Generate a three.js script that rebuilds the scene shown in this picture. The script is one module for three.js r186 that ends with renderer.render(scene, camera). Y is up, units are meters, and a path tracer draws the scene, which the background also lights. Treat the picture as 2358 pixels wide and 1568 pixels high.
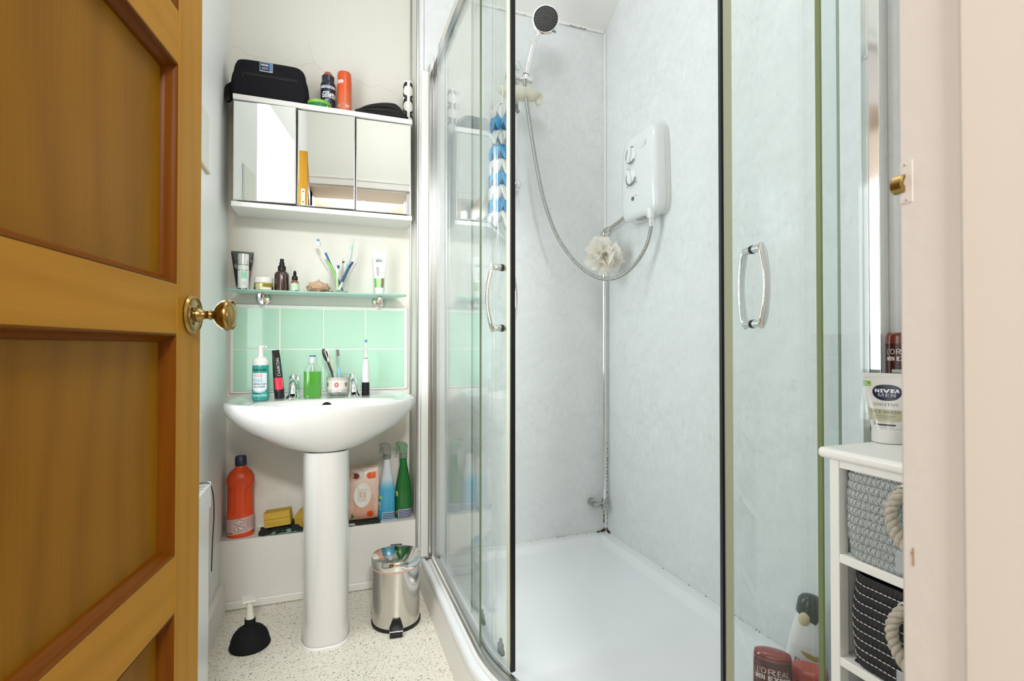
import * as THREE from 'three';
import { RoundedBoxGeometry } from 'three/addons/geometries/RoundedBoxGeometry.js';
import { mergeGeometries, toCreasedNormals } from 'three/addons/utils/BufferGeometryUtils.js';
import { ImprovedNoise } from 'three/addons/math/ImprovedNoise.js';
import { RectAreaLightUniformsLib } from 'three/addons/lights/RectAreaLightUniformsLib.js';

/* ---------- camera, sky, large lights, exposure ---------- */
const scene = new THREE.Scene();
const R = Math.PI / 180;
const camera = new THREE.PerspectiveCamera(2 * Math.atan(784 / 1180) / R, 2358 / 1568, 0.02, 60);
camera.position.set(0, 0.908, 0);
camera.rotation.order = 'YXZ';
camera.rotation.set(0.63 * R, -19.85 * R, 0);
camera.focus = 1.75;
camera.userData.fStop = 9;
scene.add(camera);
scene.background = new THREE.Color().setRGB(1.0, 1.08, 1.2);
scene.backgroundIntensity = 0.8;
const renderer = new THREE.WebGLRenderer({ antialias: true });
renderer.toneMapping = THREE.LinearToneMapping;
renderer.toneMappingExposure = 1.15;
renderer.shadowMap.enabled = true;
RectAreaLightUniformsLib.init();
function areaLight(name, color, intensity, w, h, pos, look) {
  const l = new THREE.RectAreaLight(color, intensity, w, h);
  l.name = name; l.position.set(...pos); l.lookAt(...look); scene.add(l); return l;
}
// daylight of the bathroom window (left wall) and of an unseen hall window lighting jamb and unit
areaLight('window_daylight', new THREE.Color().setRGB(0.97, 1.0, 1.03), 5.2, 0.57, 1.27, [-0.478, 1.35, -1.31], [1, 1.35, -1.31]);
areaLight('unseen_hall_window_daylight', new THREE.Color().setRGB(1.0, 0.99, 0.99), 2.4, 1.5, 1.7, [-1.34, 1.2, 0.75], [0, 1.2, 0.75]);

/* ---------- helpers ---------- */
const V = (x, y, z) => new THREE.Vector3(x, y, z);
let seed = 7;
const rnd = () => { seed = (seed * 1664525 + 1013904223) >>> 0; return seed / 4294967296; };
const rr = (a, b) => a + (b - a) * rnd();
const lerp = (a, b, t) => a + (b - a) * t;
const sm = (a, b, x) => { const t = Math.min(1, Math.max(0, (x - a) / (b - a))); return t * t * (3 - 2 * t); };
const noise = new ImprovedNoise();
const used = new Map();
function uniq(parent, name) {
  const k = parent.uuid + name, n = used.get(k) ?? 0; used.set(k, n + 1);
  return n ? name + '_' + String(n).padStart(3, '0') : name;
}
function M(name, geo, mat, parent = scene, extra) {
  const m = new THREE.Mesh(geo, mat); m.name = uniq(parent, name); m.castShadow = m.receiveShadow = true;
  if (extra) Object.assign(m.userData, extra);
  parent.add(m); return m;
}
function T(name, label, category, p = [0, 0, 0], ry = 0, group) {
  const o = new THREE.Group(); o.name = uniq(scene, name); o.position.set(...p); o.rotation.y = ry;
  o.userData = { label, category }; if (group) o.userData.group = group; scene.add(o); return o;
}
function tag(m, label, category, group) { Object.assign(m.userData, { label, category }); if (group) m.userData.group = group; return m; }
const S = (name, geo, mat, label) => M(name, geo, mat, scene, label ? { kind: 'structure', label } : { kind: 'structure' });
const merge = (a) => mergeGeometries(a.map((g) => { g = g.index ? g.toNonIndexed() : g; for (const k of Object.keys(g.attributes)) if (!['position', 'normal', 'uv'].includes(k)) g.deleteAttribute(k); return g; }));
const crease = (g, a = 0.6) => toCreasedNormals(g.scale(2000, 2000, 2000), a).scale(1 / 2000, 1 / 2000, 1 / 2000);  // its vertex matching is coarse, so work large
const at = (g, x, y, z) => g.translate(x, y, z);
function boxUV(g) {  // uv in metres by the side each vertex faces
  const p = g.attributes.position, n = g.attributes.normal, uv = new Float32Array(p.count * 2);
  for (let i = 0; i < p.count; i++) {
    const ax = Math.abs(n.getX(i)), ay = Math.abs(n.getY(i)), az = Math.abs(n.getZ(i));
    const [u, v] = ax > ay && ax > az ? [p.getZ(i), p.getY(i)] : ay > az ? [p.getX(i), p.getZ(i)] : [p.getX(i), p.getY(i)];
    uv[2 * i] = u; uv[2 * i + 1] = v;
  }
  g.setAttribute('uv', new THREE.BufferAttribute(uv, 2)); return g;
}
function swapUV(g) { const u = g.attributes.uv; for (let i = 0; i < u.count; i++) { const a = u.getX(i); u.setXY(i, u.getY(i), a); } return g; }
const box = (x0, x1, y0, y1, z0, z1) => boxUV(at(new THREE.BoxGeometry(x1 - x0, y1 - y0, z1 - z0), (x0 + x1) / 2, (y0 + y1) / 2, (z0 + z1) / 2));
const rbox = (x0, x1, y0, y1, z0, z1, r = 0.004, s = 3) => boxUV(at(new RoundedBoxGeometry(x1 - x0, y1 - y0, z1 - z0, s, Math.min(r, (x1 - x0) / 2.01, (y1 - y0) / 2.01, (z1 - z0) / 2.01)), (x0 + x1) / 2, (y0 + y1) / 2, (z0 + z1) / 2));
function loft(rings, capA = true, capB = true, cr = 0.55) {
  const N = rings[0].length, pos = [], uv = [], idx = [];
  rings.forEach((r, j) => { for (let i = 0; i <= N; i++) { const p = r[i % N]; pos.push(p.x, p.y, p.z); uv.push(i / N, j / (rings.length - 1)); } });
  for (let j = 0; j < rings.length - 1; j++) for (let i = 0; i < N; i++) {
    const a = j * (N + 1) + i, b = a + 1, c = a + N + 1, d = c + 1;
    idx.push(a, b, d, a, d, c);
  }
  const cap = (r, flip) => {
    const c = r.reduce((s, p) => s.add(p), V(0, 0, 0)).multiplyScalar(1 / N), o = pos.length / 3;
    pos.push(c.x, c.y, c.z); uv.push(0.5, 0.5);
    for (let i = 0; i <= N; i++) { const p = r[i % N]; pos.push(p.x, p.y, p.z); uv.push(0.5, 0.5); }
    for (let i = 0; i < N; i++) flip ? idx.push(o, o + 2 + i, o + 1 + i) : idx.push(o, o + 1 + i, o + 2 + i);
  };
  if (capA) cap(rings[0], true);
  if (capB) cap(rings[rings.length - 1], false);
  const g = new THREE.BufferGeometry();
  g.setAttribute('position', new THREE.Float32BufferAttribute(pos, 3));
  g.setAttribute('uv', new THREE.Float32BufferAttribute(uv, 2));
  g.setIndex(idx); g.computeVertexNormals();
  return cr ? crease(g, cr) : g;
}
const sp = (v, n) => Math.sign(v) * Math.pow(Math.abs(v), 2 / n);
// ring in plan; angle 0 faces +z and grows towards +x
function sring(cx, y, cz, a, b, n = 2, N = 40, bb = b, nb = n) {
  const o = [];
  for (let i = 0; i < N; i++) { const t = -Math.PI + (2 * Math.PI * i) / N, c = Math.cos(t); o.push(V(cx + a * sp(Math.sin(t), c < 0 ? nb : n), y, cz + (c < 0 ? bb : b) * sp(c, c < 0 ? nb : n))); }
  return o;
}
const lathe = (pts, N = 40, cr = 0.55, caps = true) => loft(pts.map(([r, y]) => sring(0, y, 0, Math.max(r, 1e-4), Math.max(r, 1e-4), 2, N)), caps, caps, cr);
function patch(fn, nu = 16, nv = 8, cr = 0) {
  const pos = [], uv = [], idx = [];
  for (let j = 0; j <= nv; j++) for (let i = 0; i <= nu; i++) { const p = fn(i / nu, j / nv); pos.push(p.x, p.y, p.z); uv.push(i / nu, j / nv); }
  for (let j = 0; j < nv; j++) for (let i = 0; i < nu; i++) { const a = j * (nu + 1) + i; idx.push(a, a + 1, a + nu + 2, a, a + nu + 2, a + nu + 1); }
  const g = new THREE.BufferGeometry();
  g.setAttribute('position', new THREE.Float32BufferAttribute(pos, 3));
  g.setAttribute('uv', new THREE.Float32BufferAttribute(uv, 2));
  g.setIndex(idx); g.computeVertexNormals(); return g;
}
// curved label round the front of an upright body: shape(v) gives {a, b, y, n}
const wrap = (shape, arc, v0, v1, off = 0.0005, nu = 24, nv = 6) => patch((u, v) => {
  const s = shape(lerp(v0, v1, v)), t = (u - 0.5) * arc, n = s.n ?? 2;
  return V((s.cx ?? 0) + (s.a + off) * sp(Math.sin(t), n), s.y, (s.cz ?? 0) + (s.b + off) * sp(Math.cos(t), n));
}, nu, nv);
const cylLabel = (r, y0, y1, arc) => wrap((v) => ({ a: r, b: r, y: lerp(y0, y1, v) }), arc, 0, 1);
function tube(pts, r, seg = 40, rad = 10, closed = false) {
  return new THREE.TubeGeometry(new THREE.CatmullRomCurve3(pts.map((p) => (p.isVector3 ? p : V(...p))), closed, 'centripetal'), seg, r, rad, closed);
}
function taper(pts, radii, seg = 30, rad = 10, flat = 1) {  // tube whose radius changes along it
  const c = new THREE.CatmullRomCurve3(pts.map((p) => V(...p))), f = c.computeFrenetFrames(seg), rings = [];
  for (let i = 0; i <= seg; i++) {
    const t = i / seg, k = t * (radii.length - 1), a = Math.min(Math.floor(k), radii.length - 2), r = lerp(radii[a], radii[a + 1], k - a), p = c.getPointAt(t), o = [];
    for (let j = 0; j < rad; j++) { const q = (2 * Math.PI * j) / rad; o.push(p.clone().addScaledVector(f.normals[i], r * Math.cos(q)).addScaledVector(f.binormals[i], flat * r * Math.sin(q))); }
    rings.push(o);
  }
  return loft(rings, true, true, 0.9);
}
function extr(pts, depth, bevel = 0, seg = 2, holes) {
  const s = pts instanceof THREE.Shape ? pts : new THREE.Shape(pts.map(([x, y]) => new THREE.Vector2(x, y)));
  if (holes) for (const h of holes) s.holes.push(new THREE.Path(h.map(([x, y]) => new THREE.Vector2(x, y))));
  return new THREE.ExtrudeGeometry(s, { depth: depth - 2 * bevel, bevelEnabled: bevel > 0, bevelThickness: bevel, bevelSize: bevel, bevelOffset: -bevel, bevelSegments: seg, curveSegments: 16 }).translate(0, 0, bevel);
}
function smoothShape(pts, closed = true) { const s = new THREE.Shape(); const c = new THREE.SplineCurve([...pts, ...(closed ? [pts[0]] : [])].map(([x, y]) => new THREE.Vector2(x, y))); s.setFromPoints(c.getPoints(60)); return s; }
const disc = (r, h, N = 28) => lathe([[0, 0], [r, 0], [r, h], [0, h]], N, 0.5, false);

/* ---------- materials ---------- */
const std = (c, rough = 0.5, o = {}) => { const m = new THREE.MeshPhysicalMaterial({ roughness: rough, ...o }); Array.isArray(c) ? m.color.setRGB(...c) : m.color.set(c); return m; };
const chrome = std([0.86, 0.87, 0.88], 0.07, { metalness: 1 });
const aluDark = std([0.40, 0.41, 0.40], 0.3, { metalness: 1 });
const steel = std([0.62, 0.60, 0.56], 0.15, { metalness: 1 });
const brass = std([0.36, 0.25, 0.085], 0.24, { metalness: 1 });
const alu = std([0.60, 0.61, 0.60], 0.32, { metalness: 1 });
const black = std([0.007, 0.007, 0.008], 0.4, { specularIntensity: 0.6 });
const blackSoft = std([0.009, 0.009, 0.010], 0.8, { specularIntensity: 0.35 });
const white = std([0.80, 0.80, 0.77], 0.35);
const whitePlastic = std([0.82, 0.83, 0.83], 0.3);
const ceramic = std([0.70, 0.705, 0.685], 0.12, { clearcoat: 0.6, clearcoatRoughness: 0.05 });
const acrylic = std([0.84, 0.87, 0.89], 0.16);
const pane = std([0.955, 0.98, 0.975], 0, { transmission: 1, thickness: 0, ior: 1.5 });
const clearPane = std([0.97, 0.98, 0.97], 0.02, { transmission: 1, thickness: 0, ior: 1.45 });
const frosted = std([0.52, 0.80, 0.72], 0.45, { transmission: 0.55, thickness: 0 });
const glassEdge = std([0.13, 0.17, 0.11], 0.25);
const mirror = std([0.93, 0.95, 0.93], 0.0, { metalness: 1 });

function dataTex(w, h, fn, srgb = true) {
  const d = new Uint8Array(w * h * 4);
  for (let y = 0; y < h; y++) for (let x = 0; x < w; x++) { const c = fn(x, y), i = 4 * (y * w + x); d[i] = c[0]; d[i + 1] = c[1]; d[i + 2] = c[2]; d[i + 3] = 255; }
  const t = new THREE.DataTexture(d, w, h); t.wrapS = t.wrapT = THREE.RepeatWrapping; t.magFilter = t.minFilter = THREE.LinearFilter;
  if (srgb) t.colorSpace = THREE.SRGBColorSpace; t.needsUpdate = true; return t;
}
// noise that repeats over the tile
function tileNoise(x, y, px, py, z = 0) {
  const a = noise.noise(x, y, z), b = noise.noise(x - px, y, z), c = noise.noise(x, y - py, z), d = noise.noise(x - px, y - py, z), u = x / px, v = y / py;
  return lerp(lerp(a, b, u), lerp(c, d, u), v);
}
const fbm = (x, y, px, py, z = 0) => tileNoise(x, y, px, py, z) + 0.5 * tileNoise(2 * x, 2 * y, 2 * px, 2 * py, z + 9) + 0.25 * tileNoise(4 * x, 4 * y, 4 * px, 4 * py, z + 17);
function canvas(w, h, draw) {
  const c = document.createElement('canvas'); c.width = w; c.height = h; const x = c.getContext('2d'); draw(x, w, h);
  const t = new THREE.CanvasTexture(c); t.colorSpace = THREE.SRGBColorSpace; t.magFilter = THREE.LinearFilter; return t;
}
const print = (w, h, draw, rough = 0.4, o = {}) => std('#ffffff', rough, { map: canvas(w, h, draw), ...o });
function text(x, s, px, py, size, color, font = 'sans-serif', weight = 'bold', align = 'center', maxW) {
  x.fillStyle = color; x.font = `${weight} ${size}px ${font}`; x.textAlign = align; x.textBaseline = 'middle'; maxW ? x.fillText(s, px, py, maxW) : x.fillText(s, px, py);
}
const lines = (x, x0, y0, w, n, step, h, color) => { x.fillStyle = color; for (let i = 0; i < n; i++) x.fillRect(x0, y0 + i * step, w * (0.7 + 0.3 * Math.abs(Math.sin(i * 7.3 + x0))), h); };
/* ---------- surface textures ---------- */
const plasterBump = dataTex(512, 512, (x, y) => { const n = 128 + 70 * fbm(x / 32, y / 32, 16, 16, 2) + 30 * tileNoise(x / 6, y / 6, 512 / 6 | 0, 512 / 6 | 0, 5); return [n, n, n]; }, false);
const roughPlaster = dataTex(512, 512, (x, y) => { const q = tileNoise(x / 20, y / 20, 25.6, 25.6, 3), n = 120 + 60 * fbm(x / 40, y / 40, 12.8, 12.8, 8) + 90 * Math.max(0, q - 0.15); return [n, n, n]; }, false);
const mottle = dataTex(512, 512, (x, y) => {
  const a = fbm(x / 64, y / 64, 8, 8, 1), b = fbm(x / 16, y / 25.6, 32, 20, 4), c = fbm(x / 5.12, y / 8, 100, 64, 6), d = Math.max(0, fbm(x / 20.48, y / 25.6, 25, 20, 11) - 0.3);
  const v = 228 + 6 * a + 6 * b + 4 * c - 24 * d; return [v - 3, v + 1, v + 2];
});
const speckle = (() => {
  const w = 1024, d = new Float32Array(w * w * 3);
  for (let i = 0; i < w * w; i++) { const x = i % w, y = (i / w) | 0, n = 3 * fbm(x / 64, y / 64, 16, 16, 3); d[3 * i] = 231 + n; d[3 * i + 1] = 228 + n; d[3 * i + 2] = 214 + n; }
  const tones = [[70, 66, 58], [110, 100, 84], [52, 50, 48], [150, 140, 120], [128, 104, 78], [232, 230, 222]];
  for (let k = 0; k < 7000; k++) {
    const cx = rr(0, w), cy = rr(0, w), r = rr(1.1, 4.0) * (rnd() < 0.12 ? 1.5 : 1), e = rr(0.6, 1), a = rr(0, 3.14), t = tones[(rnd() * 6) | 0], ca = Math.cos(a), sa = Math.sin(a);
    for (let y = -6; y <= 6; y++) for (let x = -6; x <= 6; x++) {
      const u = (x * ca + y * sa) / r, v = (-x * sa + y * ca) / (r * e), m = Math.max(0, Math.min(1, (1 - Math.hypot(u, v)) * 2)); if (!m) continue;
      const i = 3 * ((((cy + y) | 0) + w) % w * w + ((((cx + x) | 0) + w) % w));
      for (let c = 0; c < 3; c++) d[i + c] = lerp(d[i + c], t[c], m);
    }
  }
  return dataTex(w, w, (x, y) => { const i = 3 * (y * w + x); return [d[i], d[i + 1], d[i + 2]]; });
})();
function woodTex(z, base, dark, figure) {
  return dataTex(512, 1024, (x, y) => {
    const warp = 0.8 * tileNoise(x / 128, y / 512, 4, 2, z) + figure * (0.5 + 0.5 * Math.cos((2 * Math.PI * y) / 1024)) * Math.exp(-Math.pow((x - 300) / 95, 2));
    const ring = 0.5 + 0.5 * Math.sin((2 * Math.PI * x) / 512 * 10 + 11 * warp);
    const fine = 0.5 + 0.5 * tileNoise(x / 2, y / 128, 256, 8, z + 3), streak = 0.5 + 0.5 * tileNoise(x / 8, y / 512, 64, 2, z + 5), broad = fbm(x / 128, y / 512, 4, 2, z + 7);
    const k = Math.min(1, Math.max(0, 0.20 * Math.pow(ring, 2) + 0.34 * fine + 0.14 * streak + 0.34 * broad + 0.16));
    return [0, 1, 2].map((c) => lerp(base[c], dark[c], k));
  });
}
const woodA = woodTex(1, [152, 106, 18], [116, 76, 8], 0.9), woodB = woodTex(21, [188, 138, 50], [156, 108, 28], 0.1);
const tint = (t, ru, rv, ou = 0, ov = 0) => { const k = t.clone(); k.repeat.set(ru, rv); k.offset.set(ou, ov); k.needsUpdate = true; return k; };

const wallPaint = std([0.745, 0.745, 0.675], 0.55, { bumpMap: tint(plasterBump, 1.6, 1.6), bumpScale: 0.0015 });
const wallRough = std([0.80, 0.79, 0.72], 0.6, { bumpMap: tint(roughPlaster, 4, 4), bumpScale: 0.004 });
const wallLeftMat = std([0.86, 0.88, 0.87], 0.5, { bumpMap: tint(plasterBump, 1.2, 1.2), bumpScale: 0.0015 });
const panelMat = std('#ffffff', 0.2, { map: tint(mottle, 1.7, 1.6), specularIntensity: 0.6 });
const floorMat = std('#ffffff', 0.38, { map: tint(speckle, 1 / 0.5, 1 / 0.5) });
const gloss = std([0.80, 0.79, 0.74], 0.3);
const trimPaint = std([0.74, 0.70, 0.655], 0.35, { bumpMap: tint(plasterBump, 3, 3), bumpScale: 0.0006 });
const hallWall = std([0.36, 0.29, 0.215], 0.6, { bumpMap: tint(plasterBump, 1.5, 1.5), bumpScale: 0.002 });
const pvc = std([0.82, 0.83, 0.81], 0.3);
const dirt = std([0.045, 0.035, 0.025], 0.9);

/* ---------- the room ---------- */
const XL = -0.344, XR = 1.165, ZB = -2.12, ZS = -2.0, ZF = -0.285, ZH = -0.12, YC = 2.6;
S('floor', box(XL - 0.25, XR + 0.1, -0.08, 0, ZB - 0.1, ZH), floorMat, 'cream safety vinyl floor with dark speckles');
const wallBack = S('wall_back', merge([box(XL - 0.25, 0.325, 0, YC, ZB - 0.1, ZB)]), wallPaint, 'cream painted plaster wall behind the basin');
M('lower_plaster', box(XL, 0.325, 0.235, 0.733, ZB - 0.01, ZB + 0.0015), wallRough, wallBack);
S('wall_partition', box(0.325, 0.40, 0, YC, ZB - 0.1, ZS - 0.012), wallPaint, 'narrow cream return of the wall beside the shower');
const panelWall = S('wall_shower', box(0.333, XR + 0.1, 0.0, YC, ZS - 0.1, ZS), panelMat, 'pale mottled shower wall panel behind the tray');
S('wall_right', box(XR, XR + 0.1, 0, YC, ZS, ZF), panelMat, 'pale mottled shower wall panel on the right');
M('edge_trim', merge([rbox(0.3255, 0.3345, 0, 2.5, ZS - 0.012, ZS + 0.004, 0.002), rbox(0.318, 0.3255, 0.24, 2.5, ZB, ZB + 0.006, 0.002)]), aluDark, panelWall, { label: 'aluminium edge trim of the panel' });
M('panel_joint', box(0.353, 0.3545, 1.72, 2.35, ZS, ZS + 0.0012), std([0.30, 0.31, 0.31], 0.6), panelWall);
// left wall with its window opening
const W0 = -1.60, W1 = -1.02, WY0 = 0.70, WY1 = 1.98;
const wallLeft = S('wall_left', merge([box(XL - 0.25, XL, 0, YC, ZB, W0), box(XL - 0.25, XL, 0, YC, W1, ZH), box(XL - 0.25, XL, 0, WY0, W0, W1), box(XL - 0.25, XL, WY1, YC, W0, W1)]), wallLeftMat, 'pale painted left wall with a window behind the door');
const win = new THREE.Group(); win.name = 'window_1'; win.userData = { kind: 'structure', label: 'white framed window in the left wall, seen in the mirror' }; scene.add(win);
M('window_frame', merge([box(XL - 0.2, XL - 0.14, WY0, WY0 + 0.04, W0, W1), box(XL - 0.2, XL - 0.14, WY1 - 0.04, WY1, W0, W1), box(XL - 0.2, XL - 0.14, WY0, WY1, W0, W0 + 0.04), box(XL - 0.2, XL - 0.14, WY0, WY1, W1 - 0.04, W1)]), white, win);
M('pane', box(XL - 0.178, XL - 0.172, WY0 + 0.03, WY1 - 0.03, W0 + 0.03, W1 - 0.03), clearPane, win);
M('window_sill', rbox(XL - 0.14, XL + 0.02, WY0, WY0 + 0.02, W0 - 0.02, W1 + 0.02, 0.006), gloss, win);
// front wall with the doorway
const DX0 = -0.335, DX1 = 0.43, DY = 1.98;
S('wall_front', merge([box(XL - 0.25, DX0, 0, YC, ZF, ZH), box(DX1 + 0.03, XR + 0.1, 0, YC, ZF, ZH), box(DX0, DX1 + 0.03, DY + 0.03, YC, ZF, ZH)]), wallPaint, 'cream wall above and beside the doorway');
S('ceiling', box(XL - 0.25, XR + 0.1, YC, YC + 0.1, ZB - 0.1, ZH), std([0.83, 0.84, 0.83], 0.6));
const slope = box(0.333, XR, 0, 0.06, 0, 1.0); slope.rotateX(-30 * R); slope.translate(0, 2.309, ZS);
const slope2 = box(XL, 0.333, 0, 0.06, 0, 1.0); slope2.rotateX(-30 * R); slope2.translate(0, 2.38, ZB);
S('ceiling_slope', merge([slope, slope2]), std([0.86, 0.87, 0.84], 0.6), 'cream sloping ceiling above the shower panels');
// boxed ledge under the basin
const ledge = S('wall_ledge', merge([box(XL, 0.325, 0, 0.237, ZB, ZS)]), gloss, 'low painted boxing that forms a ledge under the basin');
S('baseboard_back', merge([rbox(XL + 0.008, 0.36, 0.001, 0.030, ZS - 0.002, ZS + 0.013, 0.006)]), gloss, 'rounded white strip along the foot of the ledge');
S('baseboard_left', merge([extr([[0, 0], [0.022, 0], [0.016, 0.085], [0.008, 0.1], [0, 0.1]], 1.72).translate(XL, 0, ZS)]), gloss, 'white skirting along the left wall');
// door frame
const frame = new THREE.Group(); frame.name = 'trim_1'; frame.userData = { kind: 'structure', label: 'pinkish white painted door frame around the doorway' }; scene.add(frame);
M('jamb', rbox(DX1, DX1 + 0.03, 0, DY + 0.03, -0.2795, 0.0, 0.0025), trimPaint, frame);
M('jamb', box(DX0 - 0.03, DX0, 0, DY + 0.03, ZF - 0.002, 0.0), trimPaint, frame);
M('door_stop', rbox(DX1 - 0.004, DX1 + 0.01, 0, DY, -0.60 + 0.365, -0.03, 0.002), std([0.75, 0.695, 0.62], 0.4), frame);
M('head', rbox(DX0, DX1, DY, DY + 0.03, ZF - 0.002, 0.0, 0.0025), trimPaint, frame);
M('architrave', merge([rbox(DX0 - 0.07, DX1 + 0.08, DY + 0.012, DY + 0.072, ZF - 0.016, ZF, 0.005), rbox(DX0 - 0.07, DX1 + 0.08, DY + 0.055, DY + 0.075, ZF - 0.022, ZF, 0.006)]), gloss, frame);
M('latch_mortise', merge([box(DX1 - 0.0004, DX1 + 0.004, 0.737, 0.751, -0.2715, -0.2700), box(DX1 - 0.0003, DX1 + 0.004, 0.745, 0.7475, -0.2725, -0.271)]), std([0.42, 0.30, 0.20], 0.8), frame, { label: 'small dark chip in the jamb' });
// hall behind the camera
S('floor_hall', box(-1.4, 1.6, -0.08, -0.001, ZH, 2.5), std([0.30, 0.22, 0.15], 0.7));
S('ceiling_hall', box(-1.4, 1.6, 2.45, 2.55, ZH, 2.5), hallWall);
S('wall_hall', merge([box(-1.5, -1.4, 0, 0.33, ZH, 2.5), box(-1.5, -1.4, 2.07, 2.55, ZH, 2.5), box(-1.5, -1.4, 0.33, 2.07, ZH, -0.02), box(-1.5, -1.4, 0.33, 2.07, 1.52, 2.5), box(1.6, 1.7, 0, 2.55, ZH - 0.1, 2.5), box(-1.4, DX0 - 0.25, 0, 2.55, ZH - 0.1, ZH - 0.001), box(XR + 0.1, 1.6, 0, 2.55, ZH - 0.1, ZH - 0.001), box(-1.4, 1.6, 0, 2.55, 2.4, 2.5)]), hallWall, 'warm plaster wall of the hall');
const win2 = new THREE.Group(); win2.name = 'unseen_window_2'; win2.userData = { kind: 'structure', label: 'unseen white framed hall window, placed to light the door jamb and unit' }; scene.add(win2);  // out of view; placed to light the right jamb and storage unit
M('window_frame', merge([box(-1.48, -1.43, 0.33, 0.38, -0.02, 1.52), box(-1.48, -1.43, 2.02, 2.07, -0.02, 1.52), box(-1.48, -1.43, 0.33, 2.07, -0.02, 0.03), box(-1.48, -1.43, 0.33, 2.07, 1.47, 1.52), box(-1.48, -1.43, 0.33, 2.07, 0.73, 0.77)]), white, win2);
M('pane', box(-1.457, -1.453, 0.36, 2.04, 0.01, 1.49), clearPane, win2);

/* splashback: four by two pale green tiles in a white sealant frame */
const tileMat = [0, 1, 2].map((i) => std([0.46 + 0.012 * i, 0.745, 0.585 + 0.008 * i], 0.06, { clearcoat: 0.5, clearcoatRoughness: 0.02 }));
M('grout', box(-0.329, 0.304, 0.735, 1.056, ZB, ZB + 0.0072), std([0.84, 0.84, 0.79], 0.5), wallBack);
M('sealant_frame', merge([rbox(-0.332, 0.308, 1.053, 1.064, ZB, ZB + 0.009, 0.004), rbox(0.299, 0.309, 0.735, 1.06, ZB, ZB + 0.009, 0.004), rbox(-0.334, -0.326, 0.735, 1.06, ZB, ZB + 0.008, 0.003)]), pvc, wallBack);
const tx = [-0.3245, -0.167, -0.013, 0.143, 0.298], ty = [0.740, 0.8975, 1.0525];
for (let j = 0; j < 2; j++) for (let i = 0; i < 4; i++) M('tile', rbox(tx[i] + 0.0019, tx[i + 1] - 0.0019, ty[j] + 0.0017, ty[j + 1] - 0.0017, ZB + 0.002, ZB + 0.0085 + rr(0, 0.0006), 0.0018, 2).rotateY(0), tileMat[(i + 2 * j) % 3], wallBack);
M('crack', merge([[[-0.335, 2.012], [-0.315, 2.018], [-0.29, 1.998], [-0.262, 1.992], [-0.235, 1.995], [-0.205, 1.982], [-0.185, 1.99], [-0.165, 1.985], [-0.145, 2.002], [-0.128, 1.99], [-0.105, 1.985], [-0.075, 2.0], [-0.048, 2.004], [-0.02, 1.985], [0.01, 1.975]], [[-0.048, 2.004], [-0.06, 2.04], [-0.07, 2.08]], [[0.075, 1.97], [0.12, 1.965], [0.165, 1.948], [0.19, 1.962], [0.225, 1.952], [0.25, 1.945]]].map((p) => tube(p.map(([x, y]) => [x, y, ZB + 0.0001]), 0.00035, p.length * 3, 4))), std([0.50, 0.48, 0.42], 0.9), wallBack, { label: 'hairline crack in the plaster' });

/* sealant, mould and corner trims in the shower */
const seal = S('trim_2', merge([rbox(XR - 0.010, XR - 0.001, 0.08, 2.32, ZS + 0.0005, ZS + 0.006, 0.002), rbox(XR - 0.006, XR - 0.0005, 0.08, 2.32, ZS + 0.001, ZS + 0.011, 0.002), rbox(0.40, XR, 0.084, 0.093, ZS, ZS + 0.005, 0.002), rbox(XR - 0.005, XR, 0.084, 0.093, ZS, -0.80, 0.002), rbox(0.335, XR, 2.300, 2.318, ZS, ZS + 0.006, 0.003)]), pvc, 'white sealant and corner bead of the shower panels');
{
  const blobs = [], blob = (x, y, z, s, e = 1) => { const g = new THREE.IcosahedronGeometry(s, 1); g.scale(1, e, 0.7); blobs.push(g.translate(x, y, z)); };
  for (let y = 0.10; y < 0.92; y += rr(0.004, 0.014)) if (rnd() < (y < 0.45 ? 0.9 : 0.55)) blob(XR - 0.0115 + rr(-0.001, 0.001), y, ZS + 0.001, rr(0.0012, 0.0028), rr(1.2, 2.8));
  for (let y = 0.10; y < 0.5; y += rr(0.008, 0.03)) blob(XR - 0.001, y, ZS + 0.013, rr(0.001, 0.002), 2);
  for (let i = 0; i < 46; i++) { const t = rnd() * rnd(); blob(XR - 0.004 - 0.045 * t, 0.092 + rr(0, 0.012) * (1 - t), ZS + 0.004, rr(0.002, 0.0045), 0.8); }
  for (let i = 0; i < 34; i++) { const t = rnd() * rnd(); blob(XR - 0.003, 0.092 + rr(0, 0.02) * (1 - t), ZS + 0.004 + 0.045 * t, rr(0.002, 0.0042), 1); }
  for (let i = 0; i < 16; i++) blob(rr(0.6, 1.1), 0.0935, ZS + 0.0035, rr(0.0008, 0.0022), 0.8);
  for (let i = 0; i < 14; i++) blob(XR - 0.003, 0.0935, rr(-1.6, -1.05), rr(0.0008, 0.0022), 0.8);
  for (let i = 0; i < 46; i++) blob(0.64 + 0.43 * rnd(), 2.3 + rr(-0.004, 0.002), ZS + 0.006, rr(0.0007, 0.002), 0.8);
  for (let i = 0; i < 26; i++) blob(0.99 + 0.08 * rnd(), 2.301 + rr(-0.003, 0.003), ZS + 0.006, rr(0.001, 0.0024), 0.8);
  M('mould', merge(blobs), dirt, seal, { kind: 'stuff', label: 'dark mould along the sealant' });
}
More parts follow.
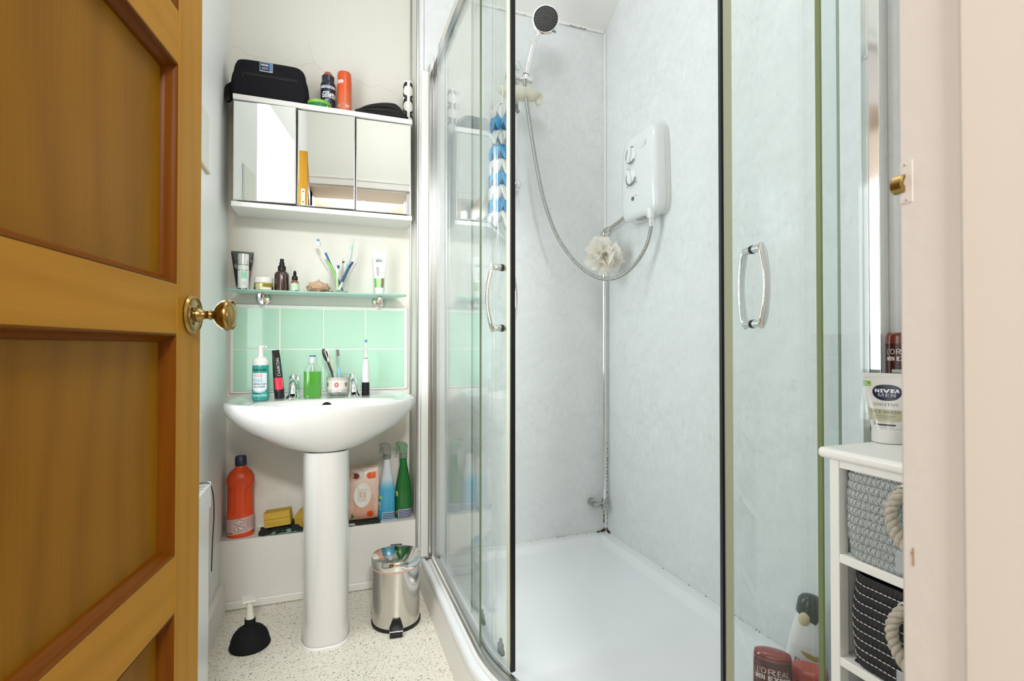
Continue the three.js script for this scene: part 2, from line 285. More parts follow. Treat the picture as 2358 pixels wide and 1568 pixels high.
/* ---------- the open wooden door: x runs from its free edge to the hinges, z into the thickness ---------- */
const wood = (t, ru, rv, ou, rough = 0.5, c = [1, 1, 1]) => std(c, rough, { map: tint(t, ru, rv, ou), specularIntensity: 0.16 });
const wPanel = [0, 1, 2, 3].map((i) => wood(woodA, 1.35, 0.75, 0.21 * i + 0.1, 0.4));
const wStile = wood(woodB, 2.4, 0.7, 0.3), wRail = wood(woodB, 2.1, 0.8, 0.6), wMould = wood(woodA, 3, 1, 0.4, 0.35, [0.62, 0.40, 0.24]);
const DW = 0.77, DH = 1.92, DT = 0.042;
const door = new THREE.Group(); door.name = 'door_1'; scene.add(door);
door.userData = { kind: 'structure', label: 'open pine door with recessed panels and a brass knob' };
door.position.set(-0.2146, 0.012, -1.0615); door.rotation.y = -97.9 * R;
const DY0 = 0.012;
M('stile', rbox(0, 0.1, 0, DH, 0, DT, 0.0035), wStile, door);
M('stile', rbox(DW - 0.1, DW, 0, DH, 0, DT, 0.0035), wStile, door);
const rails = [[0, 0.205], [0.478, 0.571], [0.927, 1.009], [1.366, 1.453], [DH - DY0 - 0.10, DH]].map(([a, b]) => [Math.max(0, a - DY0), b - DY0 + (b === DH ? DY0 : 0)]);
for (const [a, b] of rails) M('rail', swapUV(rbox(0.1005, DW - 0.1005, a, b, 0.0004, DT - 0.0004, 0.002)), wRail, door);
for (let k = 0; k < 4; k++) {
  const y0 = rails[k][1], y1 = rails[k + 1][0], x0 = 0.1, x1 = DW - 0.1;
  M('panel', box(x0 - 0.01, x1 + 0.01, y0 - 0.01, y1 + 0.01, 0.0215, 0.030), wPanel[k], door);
  // mitred moulding: a stepped, curved section run round the opening
  const sec = [[0, 0.0005], [0.0015, 0.0003], [0.003, 0.002], [0.0042, 0.006], [0.0062, 0.0105], [0.0095, 0.0135], [0.0115, 0.0165], [0.0125, 0.0222]];
  const rect = (o, z) => [V(x0 + o, y0 + o, z), V(x1 - o, y0 + o, z), V(x1 - o, y1 - o, z), V(x0 + o, y1 - o, z)];
  const mould = new THREE.Group(); mould.name = uniq(door, 'moulding'); door.add(mould);
  for (let e = 0; e < 4; e++) {
    const rows = sec.map(([o, z]) => { const r = rect(o, z); return [r[e], r[(e + 1) % 4]]; });
    const g = patch((u, v) => { const q = v * (rows.length - 1), a = Math.min(rows.length - 2, Math.floor(q)); return rows[a][0].clone().lerp(rows[a + 1][0], q - a).lerp(rows[a][1].clone().lerp(rows[a + 1][1], q - a), u); }, 1, rows.length - 1);
    const c = crease(g, 0.9); boxUV(c); if (e % 2 === 0) swapUV(c);
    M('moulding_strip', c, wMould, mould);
  }
}
{
  const k = new THREE.Group(); k.name = 'door_knob'; k.userData.label = 'brass door knob with roped edge'; k.position.set(0.047, 0.962 - DY0, 0); k.rotation.x = -Math.PI / 2; door.add(k);
  M('rose', lathe([[0.0, 0], [0.0325, 0], [0.0335, 0.003], [0.031, 0.007], [0.027, 0.0085], [0.025, 0.0075], [0.022, 0.0085], [0.014, 0.009], [0.0, 0.009]], 48), brass, k);
  const rope = (r, y, n, s, tw) => merge(Array.from({ length: n }, (_, i) => { const g = new THREE.CapsuleGeometry(s, s * 2.2, 3, 6); g.rotateZ(Math.PI / 2 + tw); return g.translate(0, 0, r).rotateX(0).translate(0, y, 0).rotateY((i / n) * 2 * Math.PI); }));
  M('roped_edge', rope(0.0285, 0.0088, 60, 0.0011, 0.75), brass, k);
  M('screw', merge([[0.018, 0.5], [0.018, 2.2], [0.018, 3.7], [0.018, 5.3]].map(([r, a]) => new THREE.CylinderGeometry(0.0028, 0.0028, 0.0012, 12).translate(r * Math.cos(a), 0.0093, r * Math.sin(a)))), std([0.10, 0.07, 0.03], 0.5, { metalness: 1 }), k);
  M('neck', lathe([[0.012, 0.008], [0.0125, 0.014], [0.009, 0.019], [0.0072, 0.023], [0.0075, 0.028], [0.009, 0.031], [0.0075, 0.034], [0.008, 0.038]], 32, 0.8), brass, k);
  M('ball', lathe([[0.006, 0.036], [0.012, 0.039], [0.02, 0.045], [0.0255, 0.052], [0.0272, 0.058], [0.0262, 0.063], [0.0245, 0.0645], [0.0235, 0.064], [0.02, 0.0675], [0.013, 0.0705], [0.006, 0.0718], [0.0001, 0.072]], 48, 0.8), brass, k);
  M('roped_edge', rope(0.0243, 0.0652, 56, 0.0011, 0.75), brass, k);
}
M('latch_plate', merge([box(-0.0012, 0.002, 0.93, 1.06, 0.011, 0.031), rbox(-0.009, 0.002, 0.985, 1.005, 0.015, 0.027, 0.002)]), brass, door);
M('top_bolt_plate', merge([box(-0.0012, 0.002, DH - 0.33, DH - 0.20, 0.011, 0.031)]), std([0.75, 0.68, 0.52], 0.4, { metalness: 0.3 }), door);
M('screw', merge([0.32, 0.27, 0.215].map((d) => new THREE.SphereGeometry(0.0035, 8, 6).translate(-0.001, DH - d, 0.021))), black, door);
{ // hinge leaf seen from the hall side stays simple
  for (const y of [0.2, 1.65]) M('hinge', merge([new THREE.CylinderGeometry(0.005, 0.005, 0.08, 12).translate(DW + 0.004, y, 0.002)]), brass, door);
}

/* bolt keep on the right jamb */
{
  const t = T('latch_keep', 'small brass latch keep screwed to the white door jamb', 'latch', [DX1, 1.038, -0.279], 0);
  M('cup', extr(smoothShape([[0.0005, 0.0065], [-0.003, 0.005], [-0.0062, -0.001], [-0.0048, -0.006], [0.0005, -0.0085], [0.0008, -0.004], [-0.0022, -0.001], [0.0002, 0.003]]), 0.009, 0.0008).translate(0, 0, -0.004), brass, t);
  M('plate', merge([rbox(-0.0006, 0.0004, -0.017, 0.016, 0.0008, 0.010, 0.0002), new THREE.SphereGeometry(0.0012, 10, 8).translate(-0.0004, 0.0135, 0.005), new THREE.SphereGeometry(0.0012, 10, 8).translate(-0.0004, -0.0145, 0.006)]), trimPaint, t, { label: 'painted over plate' });
}

/* ---------- left wall: radiator, wire, notice ---------- */
{
  const t = T('radiator', 'white panel radiator on the left wall behind the wooden door', 'radiator', [0, 0, 0]);
  const x0 = -0.335, x1 = -0.28, z0 = -1.50, z1 = -0.95, y0 = 0.06, y1 = 0.555;
  M('front_panel', merge([rbox(x1 - 0.014, x1, y0, y1 - 0.012, z0 + 0.006, z1, 0.006)]), whitePlastic, t);
  M('rear_panel', rbox(x0, x0 + 0.012, y0 + 0.01, y1 - 0.012, z0 + 0.006, z1, 0.005), whitePlastic, t);
  M('end_cap', merge([rbox(x0 - 0.002, x1 + 0.002, y1 - 0.06, y1 + 0.006, z0 - 0.006, z0 + 0.004, 0.004), rbox(x0, x1 - 0.004, y0, y1 - 0.05, z0, z0 + 0.003, 0.0015)]), whitePlastic, t);
  M('top_grille', merge(Array.from({ length: 22 }, (_, i) => rbox(x0 + 0.002, x1 + 0.001, y1 - 0.004, y1 + 0.002, z0 + 0.012 + i * 0.025, z0 + 0.026 + i * 0.025, 0.001)).concat([rbox(x1 - 0.006, x1 + 0.003, y1 - 0.03, y1 + 0.003, z0, z1, 0.003)])), whitePlastic, t);
  M('valve_pipe', tube([[-0.31, 0.0, -1.46], [-0.31, 0.07, -1.46]], 0.0075, 4, 12), white, t);
  tag(M('black_wire', tube([[-0.33, 0.563, -1.468], [-0.30, 0.566, -1.47], [-0.281, 0.560, -1.488], [-0.2745, 0.53, -1.504], [-0.272, 0.47, -1.506], [-0.274, 0.42, -1.504], [-0.277, 0.33, -1.506]], 0.0013, 40, 6), black), 'thin black wire hanging over the end of the radiator', 'wire');
}
{
  const t = T('wall_notice', 'small pale framed notice on the left wall above the radiator', 'notice', [XL, 1.52, -1.70]);
  M('board', rbox(0.0005, 0.005, -0.085, 0.085, -0.068, 0.066, 0.0015), std([0.80, 0.82, 0.79], 0.4), t);
  M('printed_sheet', patch((u, v) => V(0.0056, lerp(-0.08, 0.08, v), lerp(0.062, -0.064, u)), 1, 1), print(256, 320, (x, w, h) => {
    x.fillStyle = '#dfe3da'; x.fillRect(0, 0, w, h); x.strokeStyle = '#9aa39a'; x.lineWidth = 3;
    for (const [a, b, c, d] of [[170, 70, 186, 90], [182, 110, 170, 124], [208, 96, 212, 112], [206, 126, 218, 140], [204, 150, 198, 166], [168, 190, 212, 214]]) { x.beginPath(); x.moveTo(a, b); x.lineTo(c, d); x.stroke(); }
  }), t);
  M('wooden_strip', rbox(0.0005, 0.009, -0.092, -0.084, -0.07, 0.068, 0.0015), std([0.66, 0.56, 0.40], 0.5), t);
}

/* ---------- basin, pedestal, taps ---------- */
{
  const t = T('wash_basin', 'white ceramic wash basin on a pedestal below the green tiles', 'basin', [0, 0, 0]);
  const N = 88, out = (s, y, dz = 0, n = 2.35) => sring(-0.008, y, -1.86 + dz, 0.30 * s, 0.262 * s, n, N, 0.252 * s + (dz ? 0 : 0), 3.6);
  const mix = (A, B, k, y) => A.map((p, i) => V(lerp(p.x, B[i].x, k), y, lerp(p.z, B[i].z, k)));
  const ped = sring(0, 0.585, -1.77, 0.075, 0.12, 2.4, N, 0.2, 3);
  const rim = out(1, 0.71);
  const inner = sring(-0.008, 0.722, -1.866, 0.272, 0.238, 2.3, N, 0.228, 3.6);
  const bowl = sring(-0.005, 0.72, -1.775, 0.226, 0.142, 2.2, N, 0.148, 2.5);
  const drain = sring(0, 0.60, -1.79, 0.025, 0.025, 2, N);
  const rings = [mix(ped, rim, 0, 0.588), mix(ped, rim, 0.10, 0.590), mix(ped, rim, 0.32, 0.604), mix(ped, rim, 0.55, 0.625), mix(ped, rim, 0.75, 0.650), mix(ped, rim, 0.90, 0.677), mix(ped, rim, 0.975, 0.698), mix(ped, rim, 1.0, 0.713), mix(ped, rim, 0.997, 0.724), mix(ped, rim, 0.98, 0.732), mix(rim, inner, 0.45, 0.7345), mix(rim, inner, 0.8, 0.731), mix(rim, inner, 1, 0.7245),
    mix(inner, bowl, 0.12, 0.7222), mix(inner, bowl, 0.5, 0.722), mix(inner, bowl, 0.9, 0.7218), mix(inner, bowl, 1, 0.719), mix(bowl, drain, 0.06, 0.708), mix(bowl, drain, 0.2, 0.675), mix(bowl, drain, 0.42, 0.635), mix(bowl, drain, 0.7, 0.607), drain];
  M('bowl', loft(rings, true, true, 0), ceramic, t);
  M('waste_fitting', at(lathe([[0.024, 0], [0.024, 0.003], [0.018, 0.003], [0.016, 0.001], [0.0, 0.001]], 28), 0, 0.5995, -1.79), chrome, t);
  const p = T('basin_pedestal', 'white ceramic pedestal standing on the speckled floor under the basin', 'pedestal', [0, 0, 0]);
  const pr = (y, s, n = 3.0) => sring(0, y, -1.75, 0.070 * s, 0.108 * s, n, 56, 0.11 * s, 4);
  M('column', loft([pr(0.0, 1.0), pr(0.03, 0.985), pr(0.08, 0.97), pr(0.3, 0.975), pr(0.55, 1.0), pr(0.586, 1.005)], true, true, 0.7), ceramic, p);
  M('base_sealant', loft([pr(0.0, 1.05), pr(0.005, 1.045), pr(0.008, 1.01)], true, false), pvc, p);
}
function tap(x, label, side) {
  const t = T('basin_tap', label, 'tap', [x, 0.7222, -2.012], 0, 'chrome basin taps');
  M('base_flare', loft([sring(0, 0, 0.004, 0.0255, 0.032, 3, 36, 0.022), sring(0, 0.002, 0.004, 0.0255, 0.032, 3, 36, 0.022), sring(0, 0.012, 0.0, 0.0195, 0.024, 2.6, 36, 0.02), sring(0, 0.030, -0.004, 0.0155, 0.018, 2.2, 36, 0.017)], true, true, 0.7), chrome, t);
  M('body', loft([sring(0, 0.022, -0.004, 0.016, 0.017, 2, 36), sring(0, 0.055, -0.005, 0.0165, 0.0175, 2, 36), sring(0, 0.074, -0.005, 0.0165, 0.0175, 2, 36), sring(0, 0.0795, -0.005, 0.014, 0.015, 2, 36), sring(0, 0.081, -0.005, 0.008, 0.008, 2, 36)], true, true, 0.8), chrome, t);
  M('spout', taper([[0, 0.062, 0.0], [0, 0.052, 0.022], [0, 0.034, 0.04], [0, 0.014, 0.048]], [0.0145, 0.0142, 0.0132, 0.0115], 20, 22), chrome, t);
  M('outlet', new THREE.CylinderGeometry(0.0088, 0.0088, 0.003, 20).rotateX(0.35).translate(0, 0.0128, 0.0487), black, t);
  M('lever', extr([[-0.003, 0], [0.003, 0], [0.0025, 0.020], [0.001, 0.025], [-0.002, 0.021]], 0.03, 0.001).rotateY(0.2).translate(0.0138 * side, 0.062, -0.018), chrome, t);
  M('top_cap', at(lathe([[0.0105, 0], [0.0105, 0.003], [0.0, 0.0042]], 24), 0, 0.0795, -0.005), chrome, t);
}
tap(-0.1135, 'chrome basin tap between the black tube and the green soap bottle', 1);
tap(0.0925, 'chrome basin tap beside the printed glass of toothbrushes', -1);
{
  const t = T('plug_chain', 'thin ball chain with a black plug lying in the white basin', 'plug', [0, 0, 0]);
  const chain = (pts) => { const c = new THREE.CatmullRomCurve3(pts.map((p) => V(...p))); const n = 34; return merge(Array.from({ length: n }, (_, i) => { const p = c.getPointAt(i / (n - 1)); return new THREE.IcosahedronGeometry(0.00125, 1).translate(p.x, p.y, p.z); })); };
  M('chain', merge([chain([[0.070, 0.724, -1.975], [0.066, 0.7235, -1.945], [0.0655, 0.715, -1.925], [0.065, 0.70, -1.913]]), chain([[0.113, 0.724, -1.985], [0.117, 0.7235, -1.945], [0.117, 0.715, -1.918], [0.1165, 0.703, -1.905]])]), chrome, t);
  M('chain_end', new THREE.SphereGeometry(0.0036, 14, 10).translate(0.0645, 0.7005, -1.911), std([0.25, 0.24, 0.22], 0.3, { metalness: 1 }), t);
  M('plug', lathe([[0.0, 0], [0.014, 0], [0.0165, 0.004], [0.0165, 0.007], [0.0, 0.008]], 28).rotateX(0.9).translate(0.0, 0.695, -1.905), blackSoft, t);
}
/* ---------- mirror cabinet ---------- */
{
  const t = T('mirror_cabinet', 'white three door mirror cabinet on the wall above the glass shelf', 'cabinet', [0, 0, 0]);
  const x0 = -0.307, x1 = 0.304, zf = -1.968;
  M('top_board', rbox(x0, x1, 1.756, 1.775, ZB, zf + 0.003, 0.0025), white, t);
  M('bottom_board', rbox(x0 - 0.004, x1, 1.387, 1.405, ZB, zf + 0.003, 0.0025), white, t);
  M('carcass', merge([box(x0 + 0.002, x0 + 0.014, 1.405, 1.756, ZB, zf - 0.012), box(x1 - 0.016, x1 - 0.004, 1.405, 1.756, ZB, zf - 0.012), box(x0, x1 - 0.004, 1.405, 1.756, ZB, ZB + 0.006)]), white, t);
  const xs = [x0 + 0.0015, -0.1015, 0.0975, x1 - 0.0025], ajar = [5.4, 3.6, 1.6];
  for (let i = 0; i < 3; i++) {
    const d = new THREE.Group(); d.name = uniq(t, 'mirror_door'); d.position.set(xs[i] + 0.002, 1.4105, zf - 0.006); d.rotation.y = -ajar[i] * R; t.add(d);
    const w = xs[i + 1] - xs[i] - 0.0065, h = 0.3415;
    M('door_board', rbox(0, w, 0, h, -0.005, 0.001, 0.001), i ? white : whitePlastic, d);
    M('mirror', box(0.0015, w - 0.002, 0.0015, h - 0.002, 0.0012, 0.0042), mirror, d);
    M('edge_strip', merge([rbox(w - 0.002, w + 0.001, 0, h, -0.005, 0.0046, 0.0008), rbox(-0.001, 0.0012, 0, h, -0.005, 0.0046, 0.0008)]), alu, d);
  }
}
const CT = 1.775;  // top of the cabinet
{
  const t = T('toiletry_bag', 'large black zipped toiletry bag with a blue patch on the mirror cabinet', 'bag', [-0.193, CT, -2.05]);
  const sh = new THREE.Shape(); sh.moveTo(-0.124, 0.004); sh.bezierCurveTo(-0.131, 0.05, -0.126, 0.085, -0.118, 0.10); sh.bezierCurveTo(-0.113, 0.135, -0.10, 0.144, -0.076, 0.145); sh.lineTo(0.075, 0.147); sh.bezierCurveTo(0.105, 0.146, 0.116, 0.13, 0.118, 0.10); sh.bezierCurveTo(0.126, 0.08, 0.131, 0.05, 0.126, 0.004); sh.bezierCurveTo(0.06, -0.001, -0.06, -0.001, -0.124, 0.004);
  M('body', crease(extr(sh, 0.112, 0.02, 6).translate(0, 0, -0.058), 0.9), std([0.008, 0.008, 0.011], 0.7, { specularIntensity: 0.3, bumpMap: tint(plasterBump, 20, 20), bumpScale: 0.001 }), t);
  const fr = smoothShape([[-0.115, 0.012], [-0.117, 0.08], [-0.108, 0.122], [-0.085, 0.137], [0, 0.139], [0.08, 0.138], [0.103, 0.124], [0.110, 0.08], [0.108, 0.012], [0, 0.009]]);
  M('front_panel', crease(extr(fr, 0.012, 0.005, 4).translate(0, 0, 0.046), 0.9), std([0.010, 0.010, 0.014], 0.75, { specularIntensity: 0.3 }), t);
  M('zip', merge([rbox(-0.082, 0.088, 0.082, 0.092, 0.0565, 0.0595, 0.001), ...Array.from({ length: 50 }, (_, i) => new THREE.BoxGeometry(0.0014, 0.004, 0.001).translate(-0.08 + i * 0.0034, 0.087, 0.0598))]), black, t);
  M('zip_puller', merge([rbox(-0.090, -0.083, 0.070, 0.092, 0.058, 0.061, 0.001), new THREE.TorusGeometry(0.004, 0.001, 6, 16).translate(-0.0865, 0.093, 0.06)]), std([0.03, 0.03, 0.03], 0.3, { metalness: 1 }), t);
  M('pocket_seam', merge([rbox(-0.088, 0.092, 0.010, 0.0118, 0.057, 0.0588, 0.0006), rbox(-0.090, -0.0885, 0.012, 0.135, 0.056, 0.0585, 0.0006), rbox(0.092, 0.0935, 0.012, 0.082, 0.056, 0.0585, 0.0006)]), blackSoft, t);
  M('label_patch', rbox(-0.034, 0.008, 0.103, 0.135, 0.0575, 0.0595, 0.0008), std([0.55, 0.60, 0.60], 0.5), t);
  M('patch_print', patch((u, v) => V(lerp(-0.0325, 0.0065, u), lerp(0.1055, 0.1335, v), 0.0598), 1, 1), print(256, 192, (x, w, h) => {
    x.fillStyle = '#1b2c55'; x.fillRect(0, 0, w, h); x.fillStyle = '#5c86b8'; x.fillRect(195, 0, 61, h); x.fillStyle = '#1f4144'; x.fillRect(0, 130, 90, 62);
    text(x, 'NIVEA', 98, 50, 52, '#f4f6f8', 'sans-serif', '900', 'center', 160); text(x, 'MEN', 100, 130, 70, '#c9d2d8', 'sans-serif', 'italic 500', 'center', 130);
  }, 0.6), t);
  M('side_strap', merge([taper([[-0.115, 0.075, 0.0], [-0.134, 0.045, 0.01], [-0.136, 0.0, 0.03], [-0.125, -0.03, 0.091], [-0.122, -0.028, 0.091]], [0.012, 0.016, 0.013, 0.005, 0.002], 24, 10)]), blackSoft, t);
  M('pull_loop', new THREE.TorusGeometry(0.0055, 0.0012, 6, 18).scale(1.3, 0.7, 1).translate(-0.141, 0.037, 0.02), std([0.05, 0.05, 0.045], 0.5), t);
}
function sprayCan(name, label, x, z, r, h, mat, parts, ry = 0) { const t = T(name, label, 'can', [x, CT, z], ry, 'shaving cans on the cabinet'); parts(t, r, h); return t; }
sprayCan('shaving_can', 'dark blue shaving gel can with white lettering and reddish cap, on the cabinet', 0.0, -2.055, 0.0262, 0.17, null, (t) => {
  M('body', lathe([[0.0245, 0], [0.0262, 0.002], [0.0262, 0.122], [0.0225, 0.132]], 40), std([0.012, 0.018, 0.05], 0.28), t);
  M('collar', lathe([[0.0225, 0.131], [0.0225, 0.152], [0.019, 0.1545]], 36), std([0.012, 0.016, 0.03], 0.3), t);
  M('cap', lathe([[0.0165, 0.153], [0.0165, 0.160], [0.012, 0.168], [0.0001, 0.170]], 30, 0.9), std([0.42, 0.10, 0.06], 0.35), t);
  M('print', cylLabel(0.0264, 0.004, 0.121, 2.9), print(512, 420, (x, w, h) => {
    const g = x.createLinearGradient(0, 0, w, 0); x.fillStyle = '#10182c'; x.fillRect(0, 0, w, h); x.fillStyle = '#1b2a55'; x.fillRect(150, 120, 190, 300);
    x.fillStyle = '#cfd6de'; x.fillRect(60, 40, 420, 36); text(x, 'SENSITIVE SKIN', 270, 58, 26, '#223', 'sans-serif', 'bold'); text(x, 'Gillette', 300, 165, 112, '#f2f4f6', 'sans-serif', 'italic 900', 'center', 400);
    text(x, 'PRO', 235, 238, 40, '#e8ecf0'); text(x, '2-1', 250, 345, 84, '#f2f4f6', 'sans-serif', 'bold'); x.strokeStyle = '#7d8fb5'; x.lineWidth = 5; x.beginPath(); x.arc(235, 350, 90, -1.4, 0.3); x.stroke();
  }, 0.3), t);
}, -0.05);
sprayCan('shaving_can', 'orange red foam can standing right of the dark blue can on the cabinet', 0.059, -2.055, 0.0262, 0.178, null, (t) => {
  M('body', lathe([[0.0245, 0], [0.0262, 0.002], [0.0262, 0.118], [0.0258, 0.1195]], 40), std([0.78, 0.20, 0.08], 0.3), t);
  M('cap', lathe([[0.0258, 0.119], [0.026, 0.168], [0.0235, 0.177], [0.0001, 0.179]], 40, 0.7), std([0.68, 0.10, 0.018], 0.28), t);
  M('print', cylLabel(0.0264, 0.003, 0.145, 3.0), print(512, 470, (x, w, h) => {
    const g = x.createLinearGradient(0, 0, 0, h); g.addColorStop(0, '#e2501c'); g.addColorStop(0.35, '#e96a38'); g.addColorStop(1, '#dd8a70'); x.fillStyle = g; x.fillRect(0, 0, w, h);
    text(x, 'Gillette', 90, 30, 70, '#fff', 'sans-serif', 'italic 900', 'center', 250); x.fillStyle = '#b93d17'; for (let i = 0; i < 10; i++) for (let k = 0; k < 26; k++) if ((k * 7 + i * 3) % 5) x.fillRect(50 + k * 16, 95 + i * 21, 11, 7);
    text(x, '2-1', 90, 335, 44, '#fff', 'sans-serif', 'italic 900'); text(x, 'foam', 320, 335, 40, '#fff', 'sans-serif', 'italic bold');
    x.fillStyle = '#c9674c'; for (let i = 0; i < 400; i++) x.fillRect((i * 97) % w, 360 + ((i * 53) % 110), 3, 3); x.fillStyle = '#e8ded8'; x.fillRect(240, 420, 150, 50); x.fillStyle = '#555'; for (let i = 0; i < 12; i++) x.fillRect(252 + i * 11, 430, 4 + (i % 3) * 2, 36);
  }, 0.3), t);
}, 0.05);
{
  const t = T('round_tin', 'flat round green tin with lime lid in front of the dark blue can', 'tin', [-0.030, CT, -2.013]);
  M('tin_body', lathe([[0.039, 0], [0.0405, 0.002], [0.0405, 0.021]], 44), std([0.01, 0.16, 0.045], 0.3), t);
  M('lid', lathe([[0.0415, 0.0165], [0.042, 0.018], [0.042, 0.0265], [0.040, 0.0285], [0.0001, 0.029]], 44), std([0.24, 0.52, 0.055], 0.32), t);
  M('print', cylLabel(0.0407, 0.001, 0.0162, 2.4), print(512, 96, (x, w, h) => { x.fillStyle = '#128045'; x.fillRect(0, 0, w, h); text(x, 'HAIR CREAM', 230, 34, 40, '#063', 'sans-serif', '900'); text(x, 'medium hold', 240, 74, 26, '#042'); x.fillStyle = '#d8c6a4'; x.fillRect(400, 18, 34, 60); x.fillStyle = '#b02a20'; x.fillRect(440, 30, 30, 40); }, 0.35), t);
}
{
  const t = T('zip_pouch', 'black soft case with a curved top lying on the right of the cabinet', 'pouch', [0.192, CT, -2.05]);
  const sh = smoothShape([[-0.095, 0.012], [-0.088, 0.028], [-0.05, 0.052], [0.0, 0.068], [0.04, 0.073], [0.062, 0.068], [0.085, 0.045], [0.097, 0.012], [0.096, 0.002], [0.05, 0.0005], [-0.05, 0.0005], [-0.094, 0.004]]);
  M('case', crease(extr(sh, 0.10, 0.022, 6).translate(0, 0, -0.045), 0.9), std([0.011, 0.011, 0.010], 0.5, { specularIntensity: 0.45 }), t);
  M('lower_shell', crease(extr(smoothShape([[-0.0955, 0.006], [-0.093, 0.017], [-0.04, 0.031], [0.03, 0.036], [0.078, 0.030], [0.098, 0.008], [0.097, 0.001], [0, 0.0], [-0.095, 0.001]]), 0.106, 0.018, 5).translate(0, 0, -0.046), 0.9), std([0.009, 0.010, 0.009], 0.55, { specularIntensity: 0.4 }), t);
  M('zip_line', tube([[-0.09, 0.022, 0.046], [-0.05, 0.036, 0.055], [0.0, 0.045, 0.057], [0.045, 0.046, 0.056], [0.08, 0.034, 0.05]], 0.0022, 30, 8), black, t);
}
{
  const t = T('patterned_canister', 'tall white canister with black curved pattern at the right end of the cabinet', 'canister', [0.2985, CT, -2.045]);
  M('body', lathe([[0.0175, 0], [0.0185, 0.002], [0.0185, 0.176], [0.0165, 0.181], [0.0001, 0.182]], 36), std([0.78, 0.78, 0.75], 0.35), t);
  M('print', cylLabel(0.0187, 0.003, 0.178, 4.4), print(512, 768, (x, w, h) => {
    x.fillStyle = '#e6e6e0'; x.fillRect(0, 0, w, h); x.fillStyle = '#16181a';
    for (const cy of [150, 420, 690]) for (const s of [-1, 1]) { x.beginPath(); x.moveTo(256 + s * 34, cy - 130); x.quadraticCurveTo(256 + s * 150, cy - 140, 256 + s * 175, cy - 20); x.lineTo(256 + s * 165, cy + 60); x.quadraticCurveTo(256 + s * 140, cy - 60, 256 + s * 34, cy - 66); x.fill(); x.beginPath(); x.moveTo(256 + s * 34, cy + 110); x.quadraticCurveTo(256 + s * 130, cy + 90, 256 + s * 150, cy + 10); x.lineTo(256 + s * 175, cy + 70); x.quadraticCurveTo(256 + s * 140, cy + 150, 256 + s * 34, cy + 140); x.fill(); }
  }, 0.35), t);
}

/* ---------- glass shelf and what stands on it ---------- */
const SY = 1.1065;
{
  const t = T('glass_shelf', 'frosted pale green glass shelf with chrome brackets under the mirror cabinet', 'shelf', [0, 0, 0]);
  const sh = new THREE.Shape(); const a = -0.334, b = 0.292, zb = ZB + 0.003, zf = -1.99;
  sh.moveTo(a + 0.03, zb); sh.lineTo(a + 0.004, zf - 0.02); sh.quadraticCurveTo(a + 0.001, zf - 0.004, a + 0.012, zf); sh.lineTo(b - 0.012, zf); sh.quadraticCurveTo(b - 0.001, zf - 0.004, b - 0.004, zf - 0.02); sh.lineTo(b - 0.03, zb);
  M('glass_plate', crease(extr(sh, 0.0065, 0.0012, 2).rotateX(Math.PI / 2).translate(0, SY, 0)), frosted, t);
  for (const x of [-0.224, 0.1925]) {
    const b2 = new THREE.Group(); b2.name = uniq(t, 'bracket'); b2.position.set(x, 1.0855, ZB); t.add(b2);
    M('wall_disc', lathe([[0.0265, 0.0], [0.0265, 0.007], [0.0245, 0.0105], [0.0215, 0.0085], [0.0195, 0.0075], [0.0001, 0.0095]], 44).rotateX(Math.PI / 2), chrome, b2);
    M('arm', taper([[0, -0.002, 0.004], [0, -0.001, 0.035], [0.0, 0.004, 0.07], [0.0, 0.007, 0.088]], [0.010, 0.0085, 0.0085, 0.0095], 16, 20), chrome, b2);
    M('clamp', merge([lathe([[0.0098, 0], [0.0102, 0.001], [0.0102, 0.014], [0.009, 0.0155], [0.0001, 0.0158]], 28).rotateX(Math.PI / 2).translate(0, 0.0035, 0.078), rbox(-0.009, 0.009, 0.006, 0.0145, 0.05, 0.086, 0.002)]), chrome, b2);
  }
}
const place = (name, label, cat, x, y, z, ry = 0, group) => T(name, label, cat, [x, y, z], ry, group);
